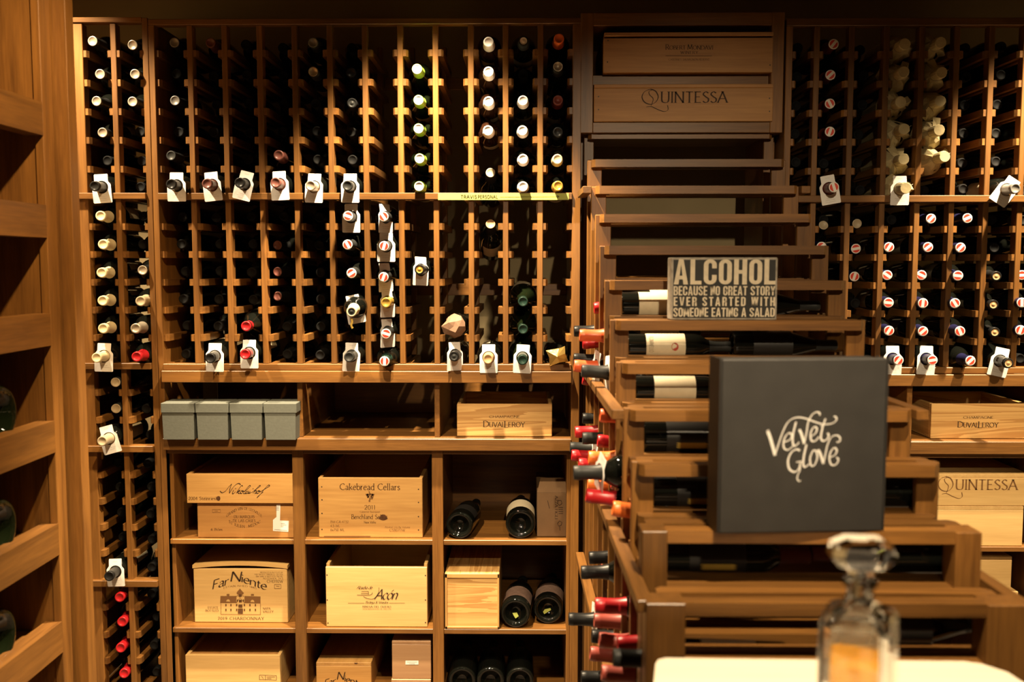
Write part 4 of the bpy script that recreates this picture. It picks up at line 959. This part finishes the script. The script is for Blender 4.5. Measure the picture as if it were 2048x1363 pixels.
magnum('fat dark bottle lying base outwards beside a cardboard carton', 1041, 1033, 30.5, zs1, 'label_paper', -.02, labz=(.035, .12))
plain('label_mauve', (0.16, 0.10, 0.075, 1), 0.7, noise=.2, nscale=90)
for px, rpx, nm, gp in ((1031, 31, 'green-stickered magnum lying base outwards against a plain pine box', [(-.010, .004), (.004, .006), (.010, -.006), (.000, -.014), (-.006, -.004)]),
                        (1096, 30.5, 'magnum with a lettered green sticker on its base, right of its twin', [(-.016, -.004), (-.010, .004), (.008, .008), (.010, .002), (-.012, -.012)])):
    b, base, rr = magnum(nm, px, 1225, rpx, zs2, 'label_mauve', -.015 if px < 1060 else -.05, labz=(.03, .11), turn=R(4))
    st = mesh('sticker', [(x, -.0015, z) for x, z in gp], [list(range(len(gp)))], 'green_paper')
    o = obj('sticker', st, b); o.matrix_parent_inverse = Matrix.Identity(4)
    inv = (Matrix.LocRotScale(b.location, b.rotation_quaternion, b.scale)).inverted(); o.matrix_local = inv @ Matrix.Translation(base + Vector((0, .010, -.006)))
for px, nm in ((924, 'left'), (981, 'middle'), (1040, 'right')): magnum('dark bottle lying base outwards in the lowest bin, %s of three' % nm, px, 1400, 29, zs3, None, -.02)

# right-hand cabinet
f = crate('pale case stamped CHAMPAGNE DUVAL-LEROY in the right cabinet niche', 1862, 2058, 807, 875, D + .020, .30, 'pinering', zb=rn + .001, lid=None)
duval(f, 1956, 848, .98)
f0 = crate('plain pine case under a QUINTESSA case in the right cabinet', 1858, 2046, 1012, 1088, D + .012, .34, 'pinepale', zb=rs1 + .001, lid='flat')
f0.lines([[(1891 + 5 * math.cos(i * .7), 1057 + 4 * math.sin(i * .7)) for i in range(10)], [(1888, 1057), (1894, 1057)]], 'ink_faint', .8)
f = crate('pine case stamped QUINTESSA on top of another case in the right cabinet', 1850, 2060, 948, 1010, D + .014, .34, 'pinepale', zb=f0.root.location.z + f0.H + .001, lid='flat')
quintessa(f, 1876, 952, 2034, 996, 'ink_faint')
f0 = crate('pale case lowest in the right cabinet, half hidden by the stepped rack', 1862, 2035, 1182, 1262, D + .030, .34, 'pinepale', zb=rs2 + .001, lid='flat')
f = crate('pale case upper of two behind the foot of the stepped rack', 1858, 2023, 1112, 1181, D + .034, .34, 'pinepale', zb=f0.root.location.z + f0.H + .001, lid='flat')

# ------------------------------------------------------------------ bottles lying across the stepped rack
def zrow(k): return ZK[k] + .0285
SETS = {5: (('left', 'burgundy', 'label_paper', 'base'), ('right', 'burgundy', None, 'neck')), 6: (('left', 'bordeaux', 'label_paper', 'base'), ('right', 'burgundy', 'label_dark', 'neck')),
        7: (('left', 'bordeaux', 'label_paper', 'base'), ('right', 'bordeaux', 'label_dark', 'neck')), 8: (('left', 'burgundy', 'label_dark', 'base'), ('right', 'bordeaux', None, 'base')),
        9: (('left', 'bordeaux', 'label_dark', 'base'), ('right', 'bordeaux', None, 'base')), 10: (('left', 'bordeaux', 'label_dark', 'base'), ('right', 'burgundy', None, 'base')), 11: (('right', 'burgundy', 'label_dark', 'neck'),)}
SO = {5: 'behind the ALCOHOL sign', 6: 'one step below the ALCOHOL sign', 7: 'two steps below the ALCOHOL sign', 8: 'behind the black box top', 9: 'behind the black box foot', 10: 'on the step below the black box', 11: 'low behind the decanter'}
for k_, pair in SETS.items():
    Yc = (YK[k_ - 1] + YK[k_]) / 2
    for side, shp, lb, end in pair:
        sb = .83 if k_ < 8 else .93; r_ = shape_r(shp) * sb; zz = Z2[k_] + math.sqrt(max(r_ * r_ - .0264 ** 2, 1e-6)) + .001
        xa = (.246 if side == 'left' else .246 + BL * sb + .002) + XO[k_]
        p0, p1 = Vector((xa, Yc, zz)), Vector((xa + BL * sb, Yc, zz))
        if (side == 'right' and end == 'base'): p0, p1 = p1, p0
        b = bottle('%s bottle lying on the stepped rack %s, %s' % ('cream-labelled' if lb == 'label_paper' else 'dark', SO[k_], 'at left' if side == 'left' else 'at right'),
                   p1, p0, shp, cap='darkred' if k_ == 10 else 'charcoal', lab=lb, group='bottles lying across the steps', labz=(.055, .165), spin=0, scale=sb)
        for ch in b.children:
            if ch.name.startswith('label'):
                v = b.rotation_quaternion.inverted() @ Vector((0, -1, .35)); a = math.atan2(v.y, v.x); ch.rotation_euler = (0, 0, a)
                if k_ == 6 and side == 'left':
                    rr = r_ / sb + .0008
                    wr = lambda u, v_, rr=rr: (rr * math.cos(-u / rr), rr * math.sin(-u / rr), v_)
                    # local z runs along the bottle; lettering climbs round it
                    lettering(ch, 'TIGNANELLO', 0, 0, .012, 'ink', 'light', wid=.05, y=0, wrap=lambda u, v_: (rr * math.cos(u / rr), -rr * math.sin(u / rr) * -1, .063 + v_), name='lettering')
                    sv = [(rr * math.cos(.25 + .012 / rr * math.cos(i * .5)), rr * math.sin(.25 + .012 / rr * math.cos(i * .5)), .135 + .010 * math.sin(i * .5)) for i in range(12)]
                    obj('seal', mesh('seal', sv, [list(range(12))], 'seal_red'), ch)
                if k_ in (8, 9, 10) and side == 'left':
                    rr = r_ / sb + .0008
                    gvs, gfs = [], []
                    for i in range(9):
                        aa = .5 + .35 * i / 8
                        for zz_ in (.075, .14): gvs.append((rr * math.cos(aa), rr * math.sin(aa), zz_ + .004 * (i % 3)))
                    for i in range(8): gfs.append([2 * i, 2 * i + 2, 2 * i + 3, 2 * i + 1])
                    obj('gilt_print', mesh('gilt_print', gvs, gfs, 'label_gold'), ch)
# necks looking out of the left flank
def cellY(i): return (YK[i] + YK[i + 1]) / 2
NECK = [(1188, 616, 'red', .14), (1148, 662, 'black', .135), (1159, 670, 'orangered', .14), (1165, 687, 'red', .135), (1203, 694.5, 'red', .17), (1147, 717, 'black', .13), (1148, 731, 'orangered', .12), (1163, 741, 'charcoal', .125),
        (1165, 758, 'red', .12), (1209, 780, 'red', .16), (1165, 836, 'black', .16), (1200, 830, 'orangered', .18), (1150, 863.6, 'red', .13), (1165, 876, 'charcoal', .13), (1195, 881, 'red', .145),
        (1140, 894, 'charcoal', .125), (1143, 910, 'red', .12), (1177, 915, 'orange', .145), (1157, 927, 'red', .13), (1147, 945, 'charcoal', .115), (1175, 967, 'orange', .135), (1239, 964, 'red', .18), (1172, 990, 'red', .12),
        (1225, 1016, 'orange', .185), (1224, 1049, 'red', .185), (1247, 1084, 'red', .185), (1264, 1123, 'red', .185), (1162, 1144, 'black', .135), (1178, 1115, 'black', .17), (1210, 1133, 'rust', .18), (1190, 1210, 'red', .135),
        (1137, 1237, 'black', .115), (1188, 1240, 'rust', .15), (1183, 1271, 'black', .15), (1198, 1279, 'rust', .15), (1235, 1288, 'red', .18), (1180, 1306, 'rust', .14), (1226, 1314, 'charcoal', .145), (1203, 1345, 'rust', .15), (1162, 1354, 'black', .13)]
TAKEN = set(); NB = []
for px, py, c_, tx in NECK:
    best = None
    for i in range(1, NS):
        Yc = cellY(i); tip = P(px, py, Yc)
        j = max(0, round((ZK[i + 1] + .026 - tip.z) / PIT)); zr = ZK[i + 1] - PIT * j + .026
        if (i, j) in TAKEN or j < 1 or (j == 1 and i >= 4): continue
        if zr < .22: continue
        cost = abs(tip.x - tx) * 10 + abs(tip.z - zr) * 6 + (5 if tip.x > SXL + XO[i] - .018 else 0)
        if best is None or cost < best[0]: best = (cost, i, j, tip, zr)
    _, i, j, tip, zr = best; TAKEN.add((i, j))
    tip.x = min(tip.x, SXL - .008)
    b = bottle('%s-capped bottle poking out of the stepped rack, tier %s from its foot' % (c_, ORD[min(12, NS - i)]), tip, (tip.x + .26, tip.y, zr), cap=c_, lab='label_paper', group='bottles in the flank of the stepped rack')
    NB.append((b, c_, i, j, tip))
cnt = {}
for b, c_, i, j, tip in NB:
    k_ = (c_, i); cnt[k_] = cnt.get(k_, 0) + 1
NAMEC = dict(orangered='orange-red', rust='rusty brown', charcoal='charcoal grey')
for n_, (b, c_, i, j, tip) in enumerate(sorted(NB, key=lambda t: (t[1], -t[4].z))):
    same = sorted([t for t in NB if t[1] == c_], key=lambda t: -t[4].z); q = [t[0] for t in same].index(b)
    b['label'] = '%s-capped bottle in the left flank of the stepped rack, %s such down' % (NAMEC.get(c_, c_), ORD[q])
for n_, (px, py) in enumerate(((1148, 731), (1163, 741), (1165, 758), (1140, 894), (1143, 910), (1157, 927), (1147, 945), (1137, 1237))):
    b = next(t for t in NB if abs(P(px, py, t[4].y).x - t[4].x) < .012 and abs(P(px, py, t[4].y).z - t[4].z) < .006)[0]
    t_ = neck_tag(b, 'white tag seen almost edge-on on a neck of the stepped rack, %s from the top' % ORD[n_], at=.055 + .006 * (n_ % 3), v=n_, group='tags on the stepped rack')
    t_.rotation_euler = Euler((0, R((12, -8, 4, 14, 10, 16, 22, -10)[n_]), R(-90 + (16, 10, 6, 18, 12, 14, 16, 10)[n_])), 'XYZ')
filler_cells = 0
for i in range(1, NS):
    for j in range(0, 14):
        zr = ZK[i + 1] - PIT * j + .026
        if (i, j) in TAKEN or zr < .25 or j < 2 or i < 5: continue
        if (i * 7 + j * 3) % 4 == 0 and j < 6:
            Yc = cellY(i)
            bottle('dark bottle deep inside the stepped rack, %s row down behind step %s' % (ORD[j], ORD[i]), (SXL + .03, Yc, zr + .001), (SXL + .3, Yc, zr + .001), cap='black', lab=None, group='dark bottles deep in the stepped rack')

# ------------------------------------------------------------------ sign and black box on the steps
Yf = YK[6] - .024; a, b = PX(1342, 576, Yf), PX(1555, 576, Yf); hh = PZ(515, Yf, 1450) - ZK[6]
r = thing('box_sign', 'small black wooden block sign beginning ALCOHOL BECAUSE NO GREAT STORY, on the stepped rack', 'sign', ((a + b) / 2, Yf, ZK[6] + .0005)); hw = (b - a) / 2
box('sign_block', -hw, hw, .001, .055, 0, hh, 'sign_edge', r, world=False, bev=.002)
box('sign_face', -hw + .005, hw - .005, 0, .0012, .005, hh - .005, 'sign_black', r, world=False, bev=0)
f = Face(r, Yf)
# heavy condensed capitals, built from bars and rounded frames
def cond(parent, t, x0, x1, z0, h, mat, sw=.33, gap=.16, space=.5, word=None):
    """condensed bold capitals: stem width sw of a letter width of 1"""
    s = sw; vs, fs = [], []
    def poly(p): fs.append(list(range(len(vs), len(vs) + len(p)))); vs.extend(p)
    def rect(x, a, b, c, d): poly([(x + a, c), (x + b, c), (x + b, d), (x + a, d)])
    def tube(x, pts, w_):
        Q = ([], []); pen(pts, w_, w_, 0, Q); o_ = len(vs); vs.extend((x + p, q) for p, q in Q[0]); fs.extend([[i + o_ for i in g] for g in Q[1]])
    hb = sw * 1.0 / 2.1 * .85       # bar thickness relative to cap height
    def loop(x, a0, a1, cy0, cy1, n=8):
        pass
    x = 0.0; W1 = 1.0
    rad = lambda cx, cz, rx, rz, a0, a1, n=8: [(cx + rx * math.cos(R(a0 + (a1 - a0) * i / n)), cz + rz * math.sin(R(a0 + (a1 - a0) * i / n))) for i in range(n + 1)]
    m = s / 2; v = hb / 2
    O = rad(.5, .72, .5 - m, .28 - v, 0, 180) + rad(.5, .28, .5 - m, .28 - v, 180, 360)
    def ring_poly(x, outer, inner):
        o_ = len(vs); n = len(outer); vs.extend((x + p, q) for p, q in outer); vs.extend((x + p, q) for p, q in inner)
        for i in range(n):
            j = (i + 1) % n; fs.append([o_ + i, o_ + j, o_ + n + j, o_ + n + i])
    def arcband(x, cx, cz, ro, rzo, a0, a1, n=8):
        o_ = len(vs)
        for i in range(n + 1):
            a = R(a0 + (a1 - a0) * i / n); vs.append((x + cx + ro * math.cos(a), cz + rzo * math.sin(a))); vs.append((x + cx + (ro - s) * math.cos(a), cz + (rzo - hb) * math.sin(a)))
        for i in range(n): fs.append([o_ + 2 * i, o_ + 2 * i + 2, o_ + 2 * i + 3, o_ + 2 * i + 1])
    for ch in t:
        wd = 1.0
        if ch == ' ': x += space; continue
        if ch in 'OCGQ':
            arcband(x, .5, .78, .5, .22, 0, 180); arcband(x, .5, .22, .5, .22, 180, 360); rect(x, 0, s, .22, .78)
            if ch == 'O': rect(x, 1 - s, 1, .22, .78)
            elif ch == 'C': rect(x, 1 - s, 1, .22, .38); rect(x, 1 - s, 1, .64, .78)
            else: rect(x, 1 - s, 1, .22, .50); rect(x, .52, 1, .40, .40 + hb); rect(x, 1 - s, 1, .64, .78)
        elif ch in 'L': wd = .86; rect(x, 0, s, 0, 1); rect(x, s, wd, 0, hb)
        elif ch in 'EF':
            wd = .84; rect(x, 0, s, 0, 1); rect(x, s, wd, 1 - hb, 1); rect(x, s, wd * .92, .5 - v, .5 + v)
            if ch == 'E': rect(x, s, wd, 0, hb)
        elif ch == 'H': rect(x, 0, s, 0, 1); rect(x, 1 - s, 1, 0, 1); rect(x, s, 1 - s, .5 - v, .5 + v)
        elif ch == 'I': wd = s; rect(x, 0, s, 0, 1)
        elif ch == 'T': wd = .94; rect(x, .47 - m, .47 + m, 0, 1 - hb); rect(x, 0, wd, 1 - hb, 1)
        elif ch == 'A':
            wd = 1.1; ix = lambda z_: s + (.55 - s) * z_ / .80
            poly([(x, 0), (x + s, 0), (x + .55, .80), (x + .55, 1), (x + .55 - s * .5, 1)]); poly([(x + wd, 0), (x + .55 + s * .5, 1), (x + .55, 1), (x + .55, .80), (x + wd - s, 0)])
            poly([(x + ix(.2), .2), (x + wd - ix(.2), .2), (x + wd - ix(.2 + hb), .2 + hb), (x + ix(.2 + hb), .2 + hb)])
        elif ch == 'V':
            wd = 1.08; poly([(x, 1), (x + .54 - s * .5, 0), (x + .54 + s * .5, 0), (x + .54, .12), (x + s, 1)]); poly([(x + wd, 1), (x + wd - s, 1), (x + .54, .12), (x + .54 - s * .5, 0), (x + .54 + s * .5, 0)])
        elif ch == 'W':
            wd = 1.55
            for q in (0, .70): poly([(x + q, 1), (x + q + .24, 0), (x + q + .24 + s * .8, 0), (x + q + s * .9, 1)]); poly([(x + q + .85, 1), (x + q + .85 - s * .9, 1), (x + q + .24, 0), (x + q + .24 + s * .8, 0)])
        elif ch == 'M':
            wd = 1.3; rect(x, 0, s, 0, 1); rect(x, wd - s, wd, 0, 1); poly([(x, 1), (x + .65 - s * .4, .1), (x + .65 + s * .4, .1), (x + s, 1)]); poly([(x + wd, 1), (x + wd - s, 1), (x + .65 - s * .4, .1), (x + .65 + s * .4, .1)])
        elif ch == 'N': rect(x, 0, s, 0, 1); rect(x, 1 - s, 1, 0, 1); poly([(x, 1), (x + 1 - s, 0), (x + 1, 0), (x + s, 1)])
        elif ch == 'Y': wd = 1.06; rect(x, .53 - m, .53 + m, 0, .45); poly([(x, 1), (x + .53 - m, .4), (x + .53 + m, .4), (x + s, 1)]); poly([(x + wd, 1), (x + wd - s, 1), (x + .53 - m, .4), (x + .53 + m, .4)])
        elif ch == 'U': rect(x, 0, s, .22, 1); rect(x, 1 - s, 1, .22, 1); arcband(x, .5, .22, .5, .22, 180, 360)
        elif ch in 'BDRP':
            rect(x, 0, s, 0, 1)
            if ch == 'D': rect(x, s, .5, 1 - hb, 1); rect(x, s, .5, 0, hb); arcband(x, .5, .78, .5, .22, 0, 90); arcband(x, .5, .22, .5, .22, 270, 360); rect(x, 1 - s, 1, .22, .78)
            else:
                rect(x, s, .55, 1 - hb, 1); rect(x, s, .6, .5 - v, .5 + v); arcband(x, .5, .80, .47, .20, 0, 90); rect(x, .97 - s, .97, .64, .80); arcband(x, .5, .5 + v + .1, .47, .1 + hb, 270, 360)
                if ch == 'B': rect(x, s, .55, 0, hb); arcband(x, .5, .20, .5, .20, 270, 360); rect(x, 1 - s, 1, .20, .36); arcband(x, .5, .36, .5, .18, 0, 90)
                if ch == 'R': rect(x, .97 - s, .97, 0, .40); arcband(x, .5, .36, .47, .18, 0, 90)
        elif ch == 'S':
            arcband(x, .5, .78, .5, .22, 0, 180); arcband(x, .5, .22, .5, .22, 180, 360); rect(x, 1 - s, 1, .70, .78); rect(x, 0, s, .22, .30); rect(x, 0, s, .64, .78); rect(x, 1 - s, 1, .22, .36)
            poly([(x, .66), (x + s, .70), (x + 1, .34), (x + 1 - s, .30)])
        x += wd + gap
    T = x - gap
    pts = [(x0 + p / T * (x1 - x0), 0, z0 + q * h) for p, q in vs]
    me = mesh('lettering', pts, fs, mat)
    return obj('lettering', me, parent, (0, -.0006, 0))
for t, xa, xb, yb, hpx, sw, gp in (('ALCOHOL', 1347.5, 1550.5, 568.5, 50, .36, .17), ('BECAUSE NO GREAT STORY', 1347, 1550, 590.3, 18.5, .34, .16), ('EVER STARTED WITH', 1347, 1549.5, 611.5, 18, .36, .42), ('SOMEONE EATING A SALAD', 1346.5, 1549, 633, 18, .34, .16)):
    cond(r, t, f.x(xa, yb), f.x(xb, yb), f.z(1450, yb), hpx * Yf / F, 'sign_cream', sw, gp, .5 if hpx > 30 else (.6 if gp < .3 else .8))

Yf = YK[10] - .050; a, b = PX(1437, 890, Yf), PX(1777, 890, Yf); hw = (b - a) / 2; hh = PZ(717, Yf, 1600) - ZK[10]
vb = thing('gift_box', 'matt black box with a white script logo reading Velvet Glove, standing on the steps', 'box', ((a + b) / 2, Yf, ZK[10] + .0005), rotz=R(4.5))
box('box_tray', -hw + .003, hw - .003, .012, .072, 0, hh - .003, 'black_card', vb, world=False, bev=.002)
box('box_lid', -hw, hw, 0, .014, 0, hh, 'black_card', vb, world=False, bev=.003)
box('lid_flap', -hw - .0025, -hw - .0002, .001, .066, .001, hh + .001, 'black_card', vb, world=False, bev=.001)
box('lid_flap', hw + .0002, hw + .0022, .001, .05, .001, hh - .001, 'black_card', vb, world=False, bev=.001)
f = Face(vb, Yf)
LG = [([(517, 480), (532, 520), (552, 590), (560, 622)], 17), ([(560, 622), (585, 545), (605, 490), (632, 435), (662, 408), (700, 398), (745, 405), (800, 425), (850, 440), (895, 440), (925, 428), (937, 410), (930, 397), (918, 396)], 8),
      ([(508, 478), (524, 470)], 8), ([(612, 545), (650, 530), (663, 505), (648, 490), (625, 508), (612, 545), (616, 580), (640, 590), (672, 566)], 9), ([(688, 425), (672, 490), (668, 545), (682, 568), (708, 545)], 10),
      ([(708, 470), (722, 500), (738, 556)], 14), ([(738, 556), (752, 490), (762, 430), (785, 385), (812, 368), (832, 374), (832, 388)], 8), ([(776, 515), (806, 495), (816, 468), (802, 455), (782, 478), (776, 515), (786, 540), (808, 538), (828, 515)], 9),
      ([(868, 408), (848, 470), (840, 520), (852, 540), (876, 532), (888, 508), (880, 494)], 10), ([(838, 452), (880, 438)], 7),
      ([(712, 596), (690, 588), (660, 606), (640, 650), (646, 700), (676, 722), (704, 706), (716, 668)], 11), ([(690, 664), (724, 660)], 8), ([(716, 664), (712, 712), (700, 738), (696, 764), (708, 778), (718, 772)], 7),
      ([(752, 560), (738, 620), (732, 676), (744, 694), (768, 676)], 11), ([(792, 596), (774, 640), (780, 684), (800, 684), (818, 640), (810, 600), (792, 596)], 9),
      ([(822, 592), (838, 620), (856, 676)], 14), ([(856, 676), (870, 610), (882, 560), (905, 518), (938, 508), (958, 524), (954, 546), (936, 548)], 8), ([(892, 640), (926, 625), (938, 598), (922, 582), (900, 606), (892, 645), (904, 682), (932, 682), (948, 654), (936, 640)], 9)]
for l, th in LG: f.lines([[(1360 + x / 2.977, 700 + y / 2.977) for x, y in l]], 'logo_white', th / 2.977 * 1.12, thin=th / 2.977 * .55 * Yf / F, nib=R(35), y=-.0012, name='logo')

# ------------------------------------------------------------------ table and decanter
TZ = P(1600, 1318, 1.355).z
tb = thing('table', 'pale cream topped table at the lower right edge, out of focus', 'table', (.42, 1.05, 0))
out = [(.190, 1.338), (.196, 1.352), (.208, 1.358), (.640, 1.352), (.662, 1.343), (.685, 1.315), (.76, .80), (.755, .78), (.10, .78), (.095, .80)]
prism('table_top', [(x - .42, y - 1.05) for x, y in out], TZ - .03, TZ, 'table_wood', tb, axis='z')
for x, y in ((.16, .84), (.70, .84), (.22, 1.31), (.63, 1.30)): box('leg', x - .02, x + .02, y - .02, y + .02, 0, TZ - .031, 'table_wood', tb)
YD = 1.08; dc = P(1717, 1300, YD)
dec = thing('decanter', 'square cut-glass decanter with a faceted stopper and a little amber spirit', 'decanter', (dc.x, YD, TZ + .0005), rotz=R(-27)); dec.scale = (1, 1, 1.06)
def loft(name, secs, mat, flip=False, smooth=False):
    n = len(secs[0]); vs = [v for s_ in secs for v in s_]; fs = [[i * n + k_, i * n + (k_ + 1) % n, (i + 1) * n + (k_ + 1) % n, (i + 1) * n + k_] for i in range(len(secs) - 1) for k_ in range(n)]
    fs += [list(range(n))[::-1], list(range((len(secs) - 1) * n, len(secs) * n))]
    if flip: fs = [f_[::-1] for f_ in fs]
    return vs, fs
def octo(hx, hy, c_, z, rip=0.0, n=5):
    o_ = [(hx, -hy + c_), (hx, hy - c_), (hx - c_, hy), (-hx + c_, hy), (-hx, hy - c_), (-hx, -hy + c_), (-hx + c_, -hy), (hx - c_, -hy)]
    out_ = []
    for q in range(8):
        a_, b_ = o_[q], o_[(q + 1) % 8]
        for t in range(n):
            x_, y_ = a_[0] + (b_[0] - a_[0]) * t / n, a_[1] + (b_[1] - a_[1]) * t / n; k_ = 1 - (rip if t % 2 else 0)
            out_.append((x_ * k_, y_ * k_, z))
    return out_
S = .0405
o1 = [octo(S - .003, S - .003, .008, 0), octo(S, S, .008, .004, .045), octo(S, S, .008, .150, .045), octo(S, S, .008, .157), octo(S - .006, S - .006, .009, .164), octo(.021, .021, .010, .172), octo(.0145, .0145, .0075, .178), octo(.0145, .0145, .0075, .192), octo(.019, .019, .010, .196), octo(.019, .019, .010, .200)]
i1 = [octo(S - .008, S - .008, .009, .014), octo(S - .006, S - .006, .008, .020), octo(S - .006, S - .006, .008, .153), octo(S - .012, S - .012, .009, .159), octo(.016, .016, .007, .168), octo(.0095, .0095, .005, .178), octo(.0095, .0095, .005, .2005)]
va, fa = loft('o', o1, ''); vi, fi = loft('i', i1, '', True); fa = fa[:-1]; fi = fi[:-1]; n0 = len(va)
fa2 = fa + [[q + n0 for q in g] for g in fi]; lo, li = len(va) - 40, n0 + len(vi) - 40
fa2 += [[lo + k_, lo + (k_ + 1) % 40, li + (k_ + 1) % 40, li + k_] for k_ in range(40)]
obj('glass_body', mesh('glass_body', va + vi, fa2, 'crystal_thin'), dec)
q_ = [octo(S - .0086, S - .0086, .009, .0146), octo(S - .0066, S - .0066, .008, .0204), octo(S - .0066, S - .0066, .008, .112)]
vl, flq = loft('l', q_, ''); obj('spirit', mesh('spirit', vl, flq, 'whisky'), dec)
# stopper: plug, collar and a many-sided crown, set askew
st = [octo(.0088, .0088, .0045, .178), octo(.0090, .0090, .0045, .2012), octo(.0135, .0135, .006, .205), octo(.015, .015, .007, .212), octo(.026, .022, .010, .216), octo(.036, .028, .012, .227), octo(.033, .026, .011, .239), octo(.020, .016, .008, .247)]
vs_, fs_ = loft('s', st, ''); so = obj('stopper', mesh('stopper', vs_, fs_, 'crystal'), dec, rot=(0, 0, R(20)))

# ------------------------------------------------------------------ big bottles in the left cabinet
for i, (z, nm) in enumerate(((KZ[3], 'upper'), (KZ[4], 'middle'), (KZ[5], 'lower'))):
    sc = 1.45; rr = .0442 * sc
    y_ = (2.03, 2.01, 1.99)[i]; c = Vector((KX - .03, y_, z - .025 + rr + .001))
    bottle('large dark green bottle lying in the left cabinet, %s of three' % nm, c + Vector((-BL * sc, 0, 0)), c, 'champagne', 'glass_green', 'green', None, 'large bottles in the left cabinet', 0, None, scale=sc, name='magnum_bottle')

# printing, nails and stickers belong to the front board they are on
for o in list(bpy.data.objects):
    p = o.parent
    if p and p.name.split('.')[0] == 'wine_case' and o.name.split('.')[0] in ('lettering', 'nail', 'knot', 'emblem', 'stain', 'sticker', 'print', 'chateau_print', 'dormer_print'):
        fp = next(c_ for c_ in p.children if c_.name.split('.')[0] == 'front_panel')
        if abs(fp.scale.z - 1) > 1e-6: continue
        loc = o.location - fp.location; o.parent = fp; o.location = loc
